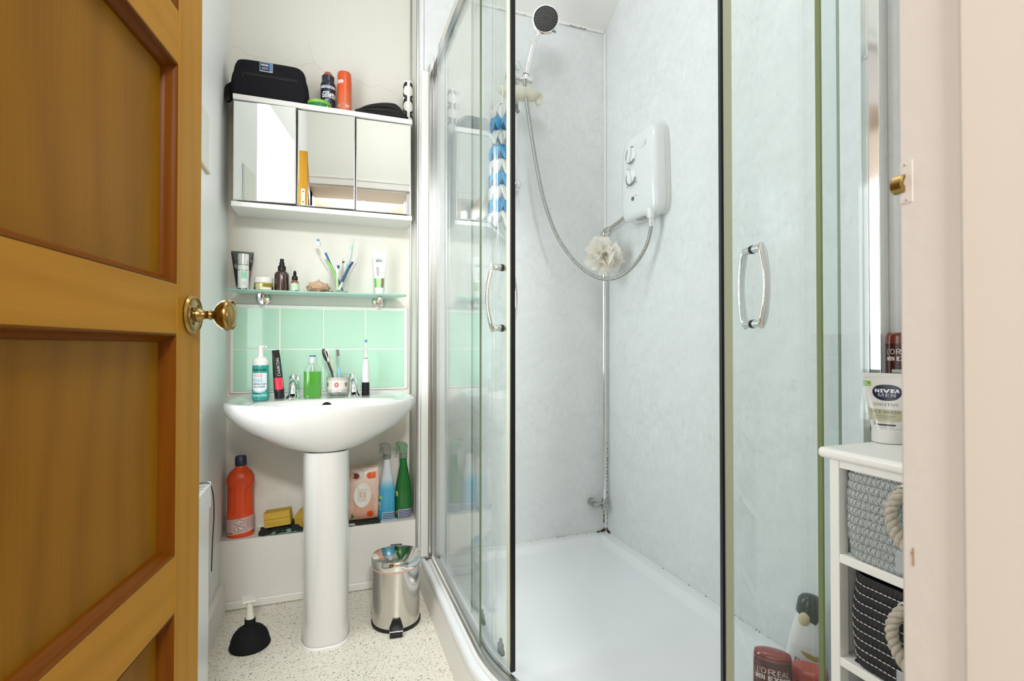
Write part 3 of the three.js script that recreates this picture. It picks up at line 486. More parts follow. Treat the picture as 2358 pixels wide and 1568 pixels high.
// soft tube standing on its cap; the print covers its front
function softTube(t, o) {
  const { capR, capH, w0, d0, w1, h, body, cap, art, arc = 2.7 } = o;
  const s = (v) => { const k = Math.pow(v, 0.9); return { a: lerp(w0, w1, v), b: lerp(d0, 0.0014, k), y: lerp(capH, h, v), n: lerp(2, 2.5, v) }; };
  const rings = []; for (let i = 0; i <= 12; i++) { const q = s(i / 12); rings.push(sring(0, q.y, 0, q.a, q.b, q.n, 48)); }
  M('tube_body', loft(rings, true, true, 0.5), body, t);
  M('crimp', rbox(-w1, w1, h - 0.001, h + 0.008, -0.0015, 0.0015, 0.0008), body, t);
  M('cap', lathe([[capR * 0.96, 0], [capR, 0.0015], [capR, capH - 0.001], [capR * 0.96, capH]], 40), cap, t);
  if (art) M('print', wrap(s, arc, 0.02, 0.985, 0.0006, 28, 12), art, t);
}
{
  const t = place('face_tube', 'black squeeze tube at the left end of the glass shelf, behind the silver bottle', 'tube', -0.2885, SY, -2.07, 0.1);
  softTube(t, { capR: 0.017, capH: 0.016, w0: 0.0195, d0: 0.0175, w1: 0.0365, h: 0.135, body: std([0.012, 0.013, 0.011], 0.4), cap: black, art: print(384, 640, (x, w, h) => {
    x.fillStyle = '#151613'; x.fillRect(0, 0, w, h); x.strokeStyle = '#dedfd8'; x.lineWidth = 5; x.beginPath(); for (let i = 0; i < 6; i++) x.lineTo(95 + 44 * Math.cos(i * Math.PI / 3 + 0.5), 250 + 48 * Math.sin(i * Math.PI / 3 + 0.5)); x.closePath(); x.stroke(); text(x, 'B', 95, 250, 52, '#e6e6e0');
    x.save(); x.translate(325, 130); x.rotate(-Math.PI / 2); text(x, 'X2', 0, 0, 44, '#c9c9c2'); x.restore(); x.fillStyle = '#7a1512'; x.fillRect(270, 310, 114, 170); x.save(); x.translate(328, 400); x.rotate(-Math.PI / 2); text(x, 'ULTRA', 0, 0, 42, '#d9c9c4'); x.restore(); lines(x, 280, 500, 80, 8, 14, 5, '#aaa');
    x.fillStyle = '#c9cbb8'; x.beginPath(); x.arc(150, 90, 16, 0, 7); x.fill();
  }, 0.4) });
}
{
  const t = place('serum_bottle', 'slim white bottle with a tall chrome cap in front of the black tube', 'bottle', -0.2795, SY, -2.027);
  M('bottle_body', lathe([[0.0165, 0], [0.0172, 0.0015], [0.0172, 0.088]], 40), std([0.78, 0.80, 0.78], 0.25), t);
  M('cap', lathe([[0.0165, 0.0885], [0.0172, 0.089], [0.0172, 0.126], [0.0162, 0.1275], [0.0001, 0.128]], 40), chrome, t);
  M('neck_ring', lathe([[0.0174, 0.0865], [0.0176, 0.0875], [0.0174, 0.0885]], 40, 0.5, false), std([0.25, 0.25, 0.25], 0.3, { metalness: 1 }), t);
  M('print', cylLabel(0.0174, 0.001, 0.086, 3.0), print(384, 640, (x, w, h) => {
    x.fillStyle = '#e3e7e3'; x.fillRect(0, 0, w, h); text(x, 'C H I C', 205, 55, 44, '#b9beb9', 'sans-serif', '500'); x.fillStyle = '#2a2d2d'; x.fillRect(60, 118, 70, 18); x.fillRect(165, 118, 46, 18); x.fillRect(250, 122, 60, 16);
    x.fillStyle = '#9fdcc0'; x.fillRect(160, 160, 140, 190); x.fillStyle = '#6fae95'; x.fillRect(210, 240, 80, 10); x.save(); x.translate(80, 440); x.rotate(-Math.PI / 2); text(x, 'LAB', -80, 0, 70, '#8d9491', 'sans-serif', '500'); text(x, 'formula', 90, 6, 30, '#a7adaa'); x.restore(); lines(x, 170, 440, 130, 3, 34, 8, '#9aa09c'); x.fillStyle = '#151716'; x.fillRect(60, 606, 100, 26); x.fillRect(190, 610, 30, 22); x.fillRect(240, 606, 70, 26);
  }, 0.3), t);
}
{
  const t = place('cream_jar', 'short glass jar of yellow cream with a white lid on the glass shelf', 'jar', -0.2155, SY, -2.04);
  M('glass_pot', lathe([[0.029, 0], [0.031, 0.002], [0.031, 0.026], [0.029, 0.028]], 44), std([0.42, 0.37, 0.09], 0.06, { clearcoat: 1 }), t);
  M('lid', lathe([[0.0305, 0.0275], [0.0312, 0.0285], [0.0312, 0.046], [0.0295, 0.0478], [0.0001, 0.0482]], 44), std([0.80, 0.78, 0.72], 0.3), t);
  M('print', cylLabel(0.0313, 0.003, 0.0255, 2.8), print(512, 180, (x, w, h) => { x.fillStyle = '#a59a4b'; x.fillRect(0, 0, w, h); x.fillStyle = '#f0ead2'; x.fillRect(205, 0, 40, h); x.fillStyle = '#554d14'; x.fillRect(10, 110, 90, 70); x.fillStyle = '#d9d3a8'; x.fillRect(110, 20, 90, 150); lines(x, 130, 50, 55, 4, 26, 9, '#6b6220'); x.fillStyle = '#ece8d8'; x.fillRect(250, 118, 190, 62); x.fillStyle = '#857a2c'; x.fillRect(270, 20, 200, 70); x.fillStyle = '#262208'; x.fillRect(455, 90, 57, 90); }, 0.12), t);
}
{
  const t = place('amber_spray_bottle', 'tall dark amber bottle with a black spray top on the glass shelf', 'bottle', -0.156, SY, -2.045);
  M('glass_body', lathe([[0.0225, 0], [0.0252, 0.002], [0.0255, 0.005], [0.0255, 0.058], [0.0235, 0.067], [0.018, 0.0735], [0.012, 0.076]], 44, 0.8), std([0.035, 0.009, 0.004], 0.08, { clearcoat: 1 }), t);
  M('collar', lathe([[0.0115, 0.0745], [0.0138, 0.0755], [0.0138, 0.091], [0.012, 0.0945], [0.0085, 0.095]], 36), black, t);
  M('spray_head', lathe([[0.0088, 0.0945], [0.0088, 0.106], [0.0068, 0.1075], [0.0068, 0.119], [0.0058, 0.12], [0.0001, 0.12]], 30), black, t);
}
{
  const t = place('dropper_bottle', 'small amber dropper bottle with a pale green label on the glass shelf', 'bottle', -0.1115, SY, -2.03);
  M('glass_body', lathe([[0.0135, 0], [0.0148, 0.0015], [0.0148, 0.030], [0.0135, 0.035], [0.0085, 0.041], [0.008, 0.046]], 36, 0.8), std([0.20, 0.055, 0.012], 0.1, { clearcoat: 1 }), t);
  M('collar', lathe([[0.0098, 0.0425], [0.0102, 0.044], [0.0102, 0.053], [0.008, 0.0575], [0.0055, 0.059]], 30), black, t);
  M('rubber_bulb', lathe([[0.0055, 0.0585], [0.0052, 0.067], [0.0046, 0.073], [0.0028, 0.0762], [0.0001, 0.0772]], 24, 0.9), blackSoft, t);
  M('print', cylLabel(0.015, 0.001, 0.031, 3.2), print(256, 256, (x, w, h) => { x.fillStyle = '#c8e0c4'; x.fillRect(0, 0, w, h); x.fillStyle = '#8a4f22'; x.fillRect(60, 18, 150, 12); lines(x, 60, 60, 130, 5, 24, 6, '#86a68a'); x.fillStyle = '#1d2420'; x.fillRect(30, 226, 30, 24); x.fillRect(80, 230, 16, 20); x.fillRect(130, 222, 100, 30); }), t);
}
{
  const t = place('sea_shell', 'knobbly brown sea shell lying on the glass shelf', 'shell', -0.032, SY, -2.045);
  const g = new THREE.SphereGeometry(1, 64, 44), p = g.attributes.position, col = [];
  for (let i = 0; i < p.count; i++) {
    const x = p.getX(i), y = p.getY(i), z = p.getZ(i), n = fbm(x * 4 + 9, y * 4 + 9, 64, 64, z * 4), spike = Math.pow(Math.max(0, Math.sin(x * 9 + 1.2)), 4) * Math.pow(Math.max(0, Math.cos((Math.atan2(z, y)) * 2.5)), 3), r = 1 + 0.10 * n + 0.30 * spike;
    p.setXYZ(i, x * r * 0.041 * (1 - 0.1 * y), (y * r * (0.6 + 0.4 * Math.exp(-Math.pow((x + 0.05) * 1.3, 2)))) * 0.0235 + 0.0215, z * r * 0.026);
    if (p.getY(i) < 0.0) p.setY(i, 0.0);
    const k = Math.min(1, Math.max(0, 0.45 + 0.9 * fbm(x * 7, y * 7 + 30, 64, 64, z * 7 + 5) - 0.25 * y)); col.push(lerp(0.62, 0.20, k), lerp(0.44, 0.085, k), lerp(0.30, 0.03, k));
  }
  g.setAttribute('color', new THREE.Float32BufferAttribute(col, 3)); g.computeVertexNormals();
  M('shell_body', g, std([1, 1, 1], 0.45, { vertexColors: true }), t);
}
// a toothbrush: handle along pts, then neck, head and bristles at the end of the path
function brush(t, pts, radii, handleMat, neckPts, neckR, neckMat, bristle) {
  M('handle', taper(pts, radii, 24, 12, 0.8), handleMat, t);
  if (neckPts) M('neck', taper(neckPts, neckR, 20, 10, 0.8), neckMat, t);
  if (bristle) {
    const { p, dir, up, len, w, h, mats } = bristle, D = V(...dir).normalize(), U = V(...up).addScaledVector(D, -V(...up).dot(D)).normalize(), W = D.clone().cross(U), m = new THREE.Matrix4().makeBasis(D, U, W).setPosition(...p);
    M('brush_head', new RoundedBoxGeometry(len, 0.0045, w, 3, 0.002).applyMatrix4(m), neckMat ?? handleMat, t);
    mats.forEach((bm, k) => { const a = -len / 2 + 0.0015 + (k * (len - 0.003)) / mats.length, l = (len - 0.003) / mats.length, gs = []; for (let i = 0; i < 4; i++) for (let j = 0; j < 3; j++) gs.push(new THREE.BoxGeometry(l / 4 - 0.0005, h, w / 3 - 0.0006).translate(a + (i + 0.5) * l / 4, 0.002 + h / 2, (j - 1) * w / 3.1)); M('bristles', merge(gs).applyMatrix4(m), bm, t); });
  }
}
{
  const t = place('brush_glass', 'clear glass tumbler holding several toothbrushes on the glass shelf', 'glass', 0.0435, SY, -2.045);
  M('glass_wall', lathe([[0.030, 0.0], [0.0315, 0.004], [0.0405, 0.096]], 44, 0.5, false), clearPane, t);
  M('glass_inside', lathe([[0.028, 0.008], [0.0385, 0.0955], [0.0405, 0.096]], 44, 0.5, false), clearPane, t);
  M('glass_base', lathe([[0.030, 0], [0.0312, 0.003], [0.029, 0.008], [0.0001, 0.0075]], 40), std([0.9, 0.95, 0.92], 0.02, { transmission: 1, thickness: 0.01, ior: 1.5 }), t);
  const cx = 0.0435, b = SY + 0.012, z = -2.045, green = std([0.25, 0.58, 0.10], 0.3), blue = std([0.05, 0.13, 0.40], 0.3), navy = std([0.02, 0.035, 0.20], 0.3), teal = std([0.12, 0.52, 0.36], 0.35), clearW = std([0.80, 0.83, 0.82], 0.3), whiteB = std([0.8, 0.8, 0.76], 0.5), cyan = std([0.12, 0.42, 0.58], 0.5);
  let k = place('toothbrush', 'white and lime green toothbrush with blue tipped bristles leaning left in the tumbler', 'toothbrush', 0, 0, 0, 0, 'toothbrushes on the shelf');
  brush(k, [[cx - 0.004, b - 0.002, z + 0.016], [cx - 0.012, b + 0.045, z + 0.012], [cx - 0.028, b + 0.085, z + 0.004], [cx - 0.048, b + 0.117, z]], [0.0045, 0.0065, 0.006, 0.0042], green, [[cx - 0.048, b + 0.117, z], [cx - 0.064, b + 0.143, z], [cx - 0.081, b + 0.183, z]], [0.0042, 0.003, 0.0032], clearW, { p: [cx - 0.080, b + 0.175, z], dir: [-0.32, 0.95, 0], up: [0.95, 0.32, 0.35], len: 0.027, w: 0.011, h: 0.009, mats: [whiteB, whiteB, cyan] });
  k = place('toothbrush', 'plain blue toothbrush handle leaning left behind the green one', 'toothbrush', 0, 0, 0, 0, 'toothbrushes on the shelf');
  brush(k, [[cx + 0.012, b, z - 0.006], [cx - 0.010, b + 0.055, z - 0.010], [cx - 0.032, b + 0.102, z - 0.014], [cx - 0.050, b + 0.142, z - 0.016]], [0.004, 0.005, 0.0038, 0.0056], blue);
  k = place('toothbrush', 'slim upright pale brush with a navy collar in the middle of the tumbler', 'toothbrush', 0, 0, 0, 0, 'toothbrushes on the shelf');
  brush(k, [[cx - 0.008, b + 0.004, z + 0.008], [cx - 0.006, b + 0.05, z + 0.006], [cx - 0.005, b + 0.083, z + 0.004]], [0.0045, 0.0048, 0.0045], clearW, [[cx - 0.005, b + 0.094, z + 0.004], [cx - 0.0045, b + 0.103, z + 0.004], [cx - 0.004, b + 0.122, z + 0.004]], [0.0045, 0.002, 0.001], clearW);
  M('collar', taper([[cx - 0.005, b + 0.082, z + 0.004], [cx - 0.0048, b + 0.095, z + 0.004]], [0.0049, 0.0046], 4, 14), navy, k);
  k = place('toothbrush', 'pointed grey pick standing behind the navy collared brush in the tumbler', 'toothbrush', 0, 0, 0, 0, 'toothbrushes on the shelf');
  brush(k, [[cx + 0.004, b + 0.002, z - 0.012], [cx + 0.010, b + 0.075, z - 0.013], [cx + 0.0125, b + 0.10, z - 0.013], [cx + 0.013, b + 0.125, z - 0.013]], [0.003, 0.0055, 0.0048, 0.0006], std([0.50, 0.48, 0.42], 0.3));
  k = place('toothbrush', 'tall clear toothbrush with mint green oval and body leaning right in the tumbler', 'toothbrush', 0, 0, 0, 0, 'toothbrushes on the shelf');
  brush(k, [[cx - 0.002, b, z - 0.002], [cx + 0.022, b + 0.065, z - 0.010], [cx + 0.034, b + 0.115, z - 0.014]], [0.0035, 0.0078, 0.0045], teal, [[cx + 0.030, b + 0.10, z - 0.013], [cx + 0.038, b + 0.145, z - 0.015], [cx + 0.047, b + 0.185, z - 0.016], [cx + 0.052, b + 0.203, z - 0.016]], [0.007, 0.0085, 0.008, 0.003], std([0.80, 0.88, 0.85], 0.2, { transmission: 0.45, thickness: 0 }));
  M('mint_oval', new THREE.SphereGeometry(1, 20, 14).scale(0.005, 0.0095, 0.0055).rotateZ(-0.2).translate(cx + 0.0435, b + 0.165, z - 0.011), std([0.35, 0.72, 0.58], 0.4), k);
  M('black_tip', taper([[cx + 0.010, b + 0.108, z - 0.006], [cx + 0.018, b + 0.112, z - 0.008]], [0.0026, 0.0022], 4, 10), black, k);
  k = place('toothbrush', 'navy toothbrush with a white end leaning right in the tumbler', 'toothbrush', 0, 0, 0, 0, 'toothbrushes on the shelf');
  brush(k, [[cx - 0.003, b - 0.002, z + 0.012], [cx + 0.016, b + 0.05, z + 0.005], [cx + 0.034, b + 0.087, z - 0.004], [cx + 0.048, b + 0.112, z - 0.008]], [0.005, 0.0062, 0.0062, 0.0052], navy, [[cx + 0.048, b + 0.112, z - 0.008], [cx + 0.055, b + 0.125, z - 0.01], [cx + 0.066, b + 0.140, z - 0.012]], [0.0045, 0.0045, 0.001], clearW);
  M('white_grip', taper([[cx - 0.002, b - 0.001, z + 0.018], [cx + 0.010, b + 0.03, z + 0.015]], [0.006, 0.003], 8, 12), white, k);
}
{
  const t = place('toothpaste_tube', 'white toothpaste tube with green leaf print, right end of the glass shelf', 'tube', 0.1915, SY, -2.045, -0.08);
  softTube(t, { capR: 0.0175, capH: 0.020, w0: 0.0185, d0: 0.017, w1: 0.0265, h: 0.166, body: std([0.76, 0.77, 0.75], 0.3), cap: std([0.80, 0.80, 0.78], 0.3), art: print(320, 900, (x, w, h) => {
    const g = x.createLinearGradient(0, 0, w, 0); x.fillStyle = '#dfe1dd'; x.fillRect(0, 0, w, h); x.fillStyle = '#1d4a3a';
    for (let i = -3; i <= 3; i++) { x.save(); x.translate(150, 225); x.rotate(i * 0.52 - 0.15); x.beginPath(); const L = 112 - 15 * Math.abs(i); x.moveTo(0, 0); x.quadraticCurveTo(-17, -L * 0.5, 0, -L); x.quadraticCurveTo(17, -L * 0.5, 0, 0); x.fill(); x.restore(); }
    x.save(); x.translate(140, 470); x.rotate(-Math.PI / 2); text(x, 'HEMP', 0, -8, 80, '#26312c'); text(x, 'TOOTHPASTE', 60, 56, 46, '#a9b0ab', 'sans-serif', '500'); x.restore();
    const q = x.createLinearGradient(20, 0, 260, 0); q.addColorStop(0, '#3f8a3c'); q.addColorStop(0.45, '#a6dd8f'); q.addColorStop(1, '#4c9a46'); x.fillStyle = q; x.fillRect(20, 640, 240, 230); x.fillStyle = '#5d4a3c'; x.fillRect(196, 640, 52, 230); lines(x, 206, 660, 30, 12, 17, 6, '#c9a57c');
  }, 0.3) });
}
/* ---------- on the basin ---------- */
const BY = 0.7224;
{
  const t = place('foam_cleanser', 'teal foam cleanser bottle with a white pump on the left of the basin', 'bottle', -0.2135, BY, -1.945);
  M('bottle_body', lathe([[0.0225, 0], [0.0245, 0.002], [0.0255, 0.006], [0.0255, 0.118], [0.0245, 0.121]], 44), std([0.02, 0.30, 0.27], 0.12, { clearcoat: 0.8 }), t);
  M('pump_collar', lathe([[0.0245, 0.1205], [0.0247, 0.122], [0.0247, 0.136], [0.0215, 0.1405], [0.0215, 0.145], [0.014, 0.1475], [0.0115, 0.149]], 40), white, t);
  M('pump_head', merge([lathe([[0.0105, 0.148], [0.0085, 0.152], [0.0082, 0.178], [0.0088, 0.1805], [0.0088, 0.186], [0.0075, 0.1875], [0.0001, 0.188]], 30), rbox(0.0, 0.020, 0.1795, 0.187, -0.0055, 0.0055, 0.0025)]), white, t);
  M('nozzle_hole', new THREE.SphereGeometry(0.0015, 8, 6).translate(0.012, 0.184, 0.0055), black, t);
  M('print', cylLabel(0.0257, 0.004, 0.1165, 3.0), print(512, 620, (x, w, h) => {
    x.fillStyle = '#2f9a90'; x.fillRect(0, 0, w, h); text(x, 'SOAP&GLORY', 235, 65, 58, '#10231f', 'sans-serif', '900', 'center', 330); x.fillStyle = '#dfe9ee'; x.fillRect(75, 120, 340, 270); x.beginPath(); x.ellipse(245, 390, 170, 95, 0, 0, 7); x.fill();
    text(x, 'THE', 105, 160, 34, '#d2b9bb', 'sans-serif', '500'); text(x, 'FAB', 225, 170, 96, '#dd9aa0', 'sans-serif', 'bold', 'center', 170); text(x, 'PORE', 205, 262, 96, '#8cb7cf', 'sans-serif', 'bold', 'center', 230); text(x, 'PURIFYING FOAM', 240, 328, 36, '#23302f', 'sans-serif', '900', 'center', 300); text(x, '2in1 CLEANSER', 240, 378, 36, '#23302f', 'sans-serif', '900', 'center', 300);
    x.strokeStyle = '#d79aa6'; x.lineWidth = 9; x.beginPath(); x.ellipse(245, 385, 178, 85, 0, 0.1, 3.04); x.stroke(); x.fillStyle = '#86c6c6'; x.fillRect(75, 520, 350, 40); x.fillStyle = '#1d6f6a'; x.fillRect(110, 490, 150, 22); x.strokeStyle = '#bfe0dd'; x.lineWidth = 6; x.beginPath(); x.arc(345, 500, 34, 0, 7); x.stroke(); text(x, '200', 190, 586, 24, '#14423e');
  }, 0.2), t);
}
{
  const t = place('charcoal_tube', 'black tube with a crimson block leaning slightly, left of the first tap', 'tube', -0.1575, BY, -1.995, 0.35); t.rotation.z = 0.085;
  softTube(t, { capR: 0.0165, capH: 0.026, w0: 0.0172, d0: 0.0165, w1: 0.0125, h: 0.164, body: std([0.012, 0.014, 0.012], 0.35), cap: std([0.011, 0.011, 0.012], 0.3), art: print(320, 900, (x, w, h) => {
    x.fillStyle = '#141714'; x.fillRect(0, 0, w, h); x.save(); x.translate(180, 330); x.rotate(-Math.PI / 2); text(x, 'CHARCOAL', 0, 0, 92, '#e8eae8', 'sans-serif', '500', 'center', 470); x.restore(); x.fillStyle = '#e0364f'; x.fillRect(30, 590, 240, 285); x.save(); x.translate(245, 735); x.rotate(-Math.PI / 2); text(x, 'whitening', 0, 0, 40, '#f6d9dd'); x.restore();
  }, 0.3) });
}
{
  const t = place('hand_soap_bottle', 'clear bottle half full of bright green hand soap between the taps', 'bottle', -0.0485, BY, -1.985, -0.1);
  const rg = (y, s, n = 3.2) => sring(0, y, 0, 0.0305 * s, 0.0185 * (0.25 + 0.75 * s), n, 52);
  const prof = [[0, 0.93], [0.002, 0.985], [0.006, 1], [0.09, 1.0], [0.098, 0.985], [0.107, 0.9], [0.115, 0.72], [0.1205, 0.52], [0.124, 0.45]];
  M('bottle_wall', loft(prof.map(([y, s]) => rg(y, s, y > 0.1 ? lerp(3.2, 2, (y - 0.1) / 0.03) : 3.2)), true, false, 0.6), clearPane, t);
  M('green_soap', loft([[0.0012, 0.92], [0.006, 0.965], [0.09, 0.965], [0.0945, 0.955], [0.0948, 0.955]].map(([y, s]) => rg(y, s)), true, true, 0.6), std([0.16, 0.60, 0.085], 0.08, { transmission: 0.55, thickness: 0, clearcoat: 0.6 }), t);
  M('clear_cap', lathe([[0.0135, 0.1225], [0.0145, 0.124], [0.0145, 0.142], [0.0125, 0.146], [0.0115, 0.147]], 36), std([0.74, 0.82, 0.78], 0.25, { transmission: 0.4, thickness: 0 }), t);
  M('pump_insert', merge([lathe([[0.0105, 0.146], [0.0105, 0.153], [0.0001, 0.1535]], 28), lathe([[0.003, 0.06], [0.003, 0.146]], 12, 0.5, false)]), std([0.75, 0.80, 0.78], 0.4), t);
  M('blue_seal', lathe([[0.0108, 0.148], [0.0108, 0.1525]], 30, 0.5, false), std([0.03, 0.08, 0.34], 0.4), t);
}
{
  const t = place('printed_glass', 'glass with a red star and brown heart print, holding toothbrushes beside the tap', 'glass', 0.0365, BY, -2.02, 0.0);
  const pr = [[0.0295, 0], [0.033, 0.003], [0.0365, 0.018], [0.0368, 0.07], [0.0368, 0.084], [0.0362, 0.0855]];
  M('glass_wall', lathe(pr, 48, 0.6, false), clearPane, t);
  M('glass_inside', lathe([[0.0001, 0.007], [0.028, 0.007], [0.034, 0.018], [0.0348, 0.085], [0.0362, 0.0855]], 48, 0.6, false), clearPane, t);
  M('glass_base', lathe([[0.0285, 0.0008], [0.0305, 0.004], [0.0285, 0.0065], [0.0001, 0.0065]], 40), std([0.9, 0.95, 0.92], 0.02, { transmission: 1, thickness: 0.006 }), t);
  M('print_band', cylLabel(0.0371, 0.0165, 0.0705, 5.6), print(1536, 320, (x, w, h) => {
    x.fillStyle = '#d9d8d0'; x.fillRect(0, 0, w, h);
    const zig = (y, d) => { x.fillStyle = '#8e6e66'; x.fillRect(0, y - 14, w, 30); x.strokeStyle = '#eceae2'; x.lineWidth = 9; x.beginPath(); for (let i = 0; i <= 48; i++) x.lineTo(i * 32, y + (i % 2 ? 12 : -12)); x.stroke(); x.strokeStyle = '#8a5a52'; x.lineWidth = 4; x.beginPath(); for (let i = 0; i <= 96; i++) x.lineTo(i * 16, y + d + (i % 2 ? 4 : -4)); x.stroke(); };
    zig(24, 34); zig(292, -34);
    for (const sx of [160, 745, 1330]) { x.fillStyle = '#c23a34'; for (let i = 0; i < 8; i++) { x.save(); x.translate(sx, 160); x.rotate(i * Math.PI / 4 + 0.39); x.beginPath(); x.ellipse(0, -42, 12, 26, 0, 0, 7); x.fill(); x.restore(); } }
    for (const sx of [455, 1030]) { x.fillStyle = '#96766a'; x.beginPath(); x.moveTo(sx, 222); x.bezierCurveTo(sx - 95, 150, sx - 60, 88, sx, 126); x.bezierCurveTo(sx + 60, 88, sx + 95, 150, sx, 222); x.fill(); }
    x.fillStyle = '#efece4'; x.fillRect(640, 262, 215, 58); text(x, 'n', 675, 292, 46, '#222'); text(x, 'utella', 765, 292, 50, '#c62f2f');
  }, 0.35), t);
  const z = -2.02, b = BY + 0.008, blackB = std([0.014, 0.014, 0.014], 0.35), sky = std([0.28, 0.52, 0.66], 0.35), beige = std([0.66, 0.62, 0.48], 0.45), clearG = std([0.55, 0.58, 0.56], 0.15, { transmission: 0.5, thickness: 0 }), grey = std([0.13, 0.11, 0.095], 0.7);
  let k = place('toothbrush', 'black tongue cleaner with a white loop head in the printed glass', 'toothbrush', 0, 0, 0, 0, 'toothbrushes on the basin');
  brush(k, [[0.040, b + 0.002, z + 0.008], [0.020, b + 0.07, z + 0.004], [0.003, b + 0.12, z]], [0.003, 0.0042, 0.005], blackB);
  M('head_pad', new THREE.SphereGeometry(1, 22, 14).scale(0.0095, 0.026, 0.004).rotateZ(0.33).translate(-0.0055, b + 0.144, z), blackB, k);
  M('white_loop', tube([[0.0045, b + 0.117, z + 0.003], [0.0, b + 0.138, z + 0.0045], [-0.0065, b + 0.160, z + 0.0045], [-0.001, b + 0.165, z + 0.0045], [0.0055, b + 0.150, z + 0.0045], [0.0045, b + 0.117, z + 0.003]], 0.0016, 48, 8), white, k);
  k = place('toothbrush', 'beige toothbrush seen from the back in the middle of the printed glass', 'toothbrush', 0, 0, 0, 0, 'toothbrushes on the basin');
  brush(k, [[0.036, b + 0.002, z - 0.006], [0.028, b + 0.055, z - 0.006], [0.019, b + 0.105, z - 0.008], [0.013, b + 0.128, z - 0.008], [0.008, b + 0.150, z - 0.009]], [0.0035, 0.004, 0.0035, 0.0062, 0.003], beige);
  k = place('toothbrush', 'pale blue toothbrush with dark grey bristles at the right of the printed glass', 'toothbrush', 0, 0, 0, 0, 'toothbrushes on the basin');
  brush(k, [[0.050, b + 0.002, z - 0.004], [0.046, b + 0.05, z - 0.008], [0.041, b + 0.098, z - 0.012]], [0.0045, 0.006, 0.0052], sky, [[0.041, b + 0.098, z - 0.012], [0.037, b + 0.125, z - 0.014], [0.0335, b + 0.165, z - 0.014]], [0.003, 0.0026, 0.003], clearG, { p: [0.0335, b + 0.152, z - 0.014], dir: [-0.06, 1, 0], up: [1, 0.06, 0.2], len: 0.027, w: 0.010, h: 0.0075, mats: [grey, grey] });
  k = place('toothbrush', 'short blue toothbrush handle low in the printed glass, beside the black one', 'toothbrush', 0, 0, 0, 0, 'toothbrushes on the basin');
  brush(k, [[0.030, b + 0.003, z + 0.004], [0.026, b + 0.04, z + 0.002], [0.017, b + 0.088, z - 0.002]], [0.0035, 0.006, 0.0045], std([0.16, 0.36, 0.58], 0.35), [[0.017, b + 0.088, z - 0.002], [0.014, b + 0.098, z - 0.002]], [0.0042, 0.0012], clearG);
}
{
  const t = place('electric_toothbrush', 'white electric toothbrush with a black base standing right of the second tap', 'toothbrush', 0.1385, BY, -2.018);
  const e = (y, r, n = 2) => sring(0, y, 0, r, r * 0.95, n, 36);
  M('charging_base', loft([e(0, 0.0138), e(0.001, 0.0145), e(0.012, 0.0146), e(0.0125, 0.0142), e(0.049, 0.0138)], true, true, 0.5), black, t);
  M('body', loft([e(0.0492, 0.0136), e(0.07, 0.0134), e(0.10, 0.0128), e(0.12, 0.0105), e(0.136, 0.0076), e(0.1385, 0.0066)], true, true, 0.7), white, t);
  M('seam_ring', lathe([[0.0062, 0.138], [0.0064, 0.1395], [0.006, 0.1408]], 24), black, t);
  M('brush_neck', loft([e(0.1406, 0.0058), e(0.16, 0.0044), e(0.185, 0.0031), e(0.196, 0.0028), e(0.2, 0.001)], true, true, 0.7), white, t);
  M('button', patch((u, v) => { const a = (u - 0.5) * 1.1, y = 0.085 + 0.042 * (v - 0.5); return V(0.0137 * Math.sin(a), y, 0.0131 * Math.cos(a) * 1.0 + 0.0006); }, 10, 6), std([0.74, 0.74, 0.73], 0.25), t);
  M('indicator', new THREE.SphereGeometry(0.0011, 8, 6).scale(1, 2, 1).translate(0, 0.1765, 0.0034), black, t);
  M('brush_head', disc(0.0062, 0.0035).rotateX(Math.PI / 2).translate(0, 0.2055, -0.0005), white, t);
  M('bristles', merge(Array.from({ length: 19 }, (_, i) => { const a = i * 2.4, r = 0.0058 * Math.sqrt(i / 19); return new THREE.CylinderGeometry(0.0011, 0.0011, 0.006, 6).rotateX(Math.PI / 2).translate(r * Math.cos(a), 0.2055 + r * Math.sin(a) * 1.1, 0.005); })), std([0.13, 0.42, 0.56], 0.5), t);
}

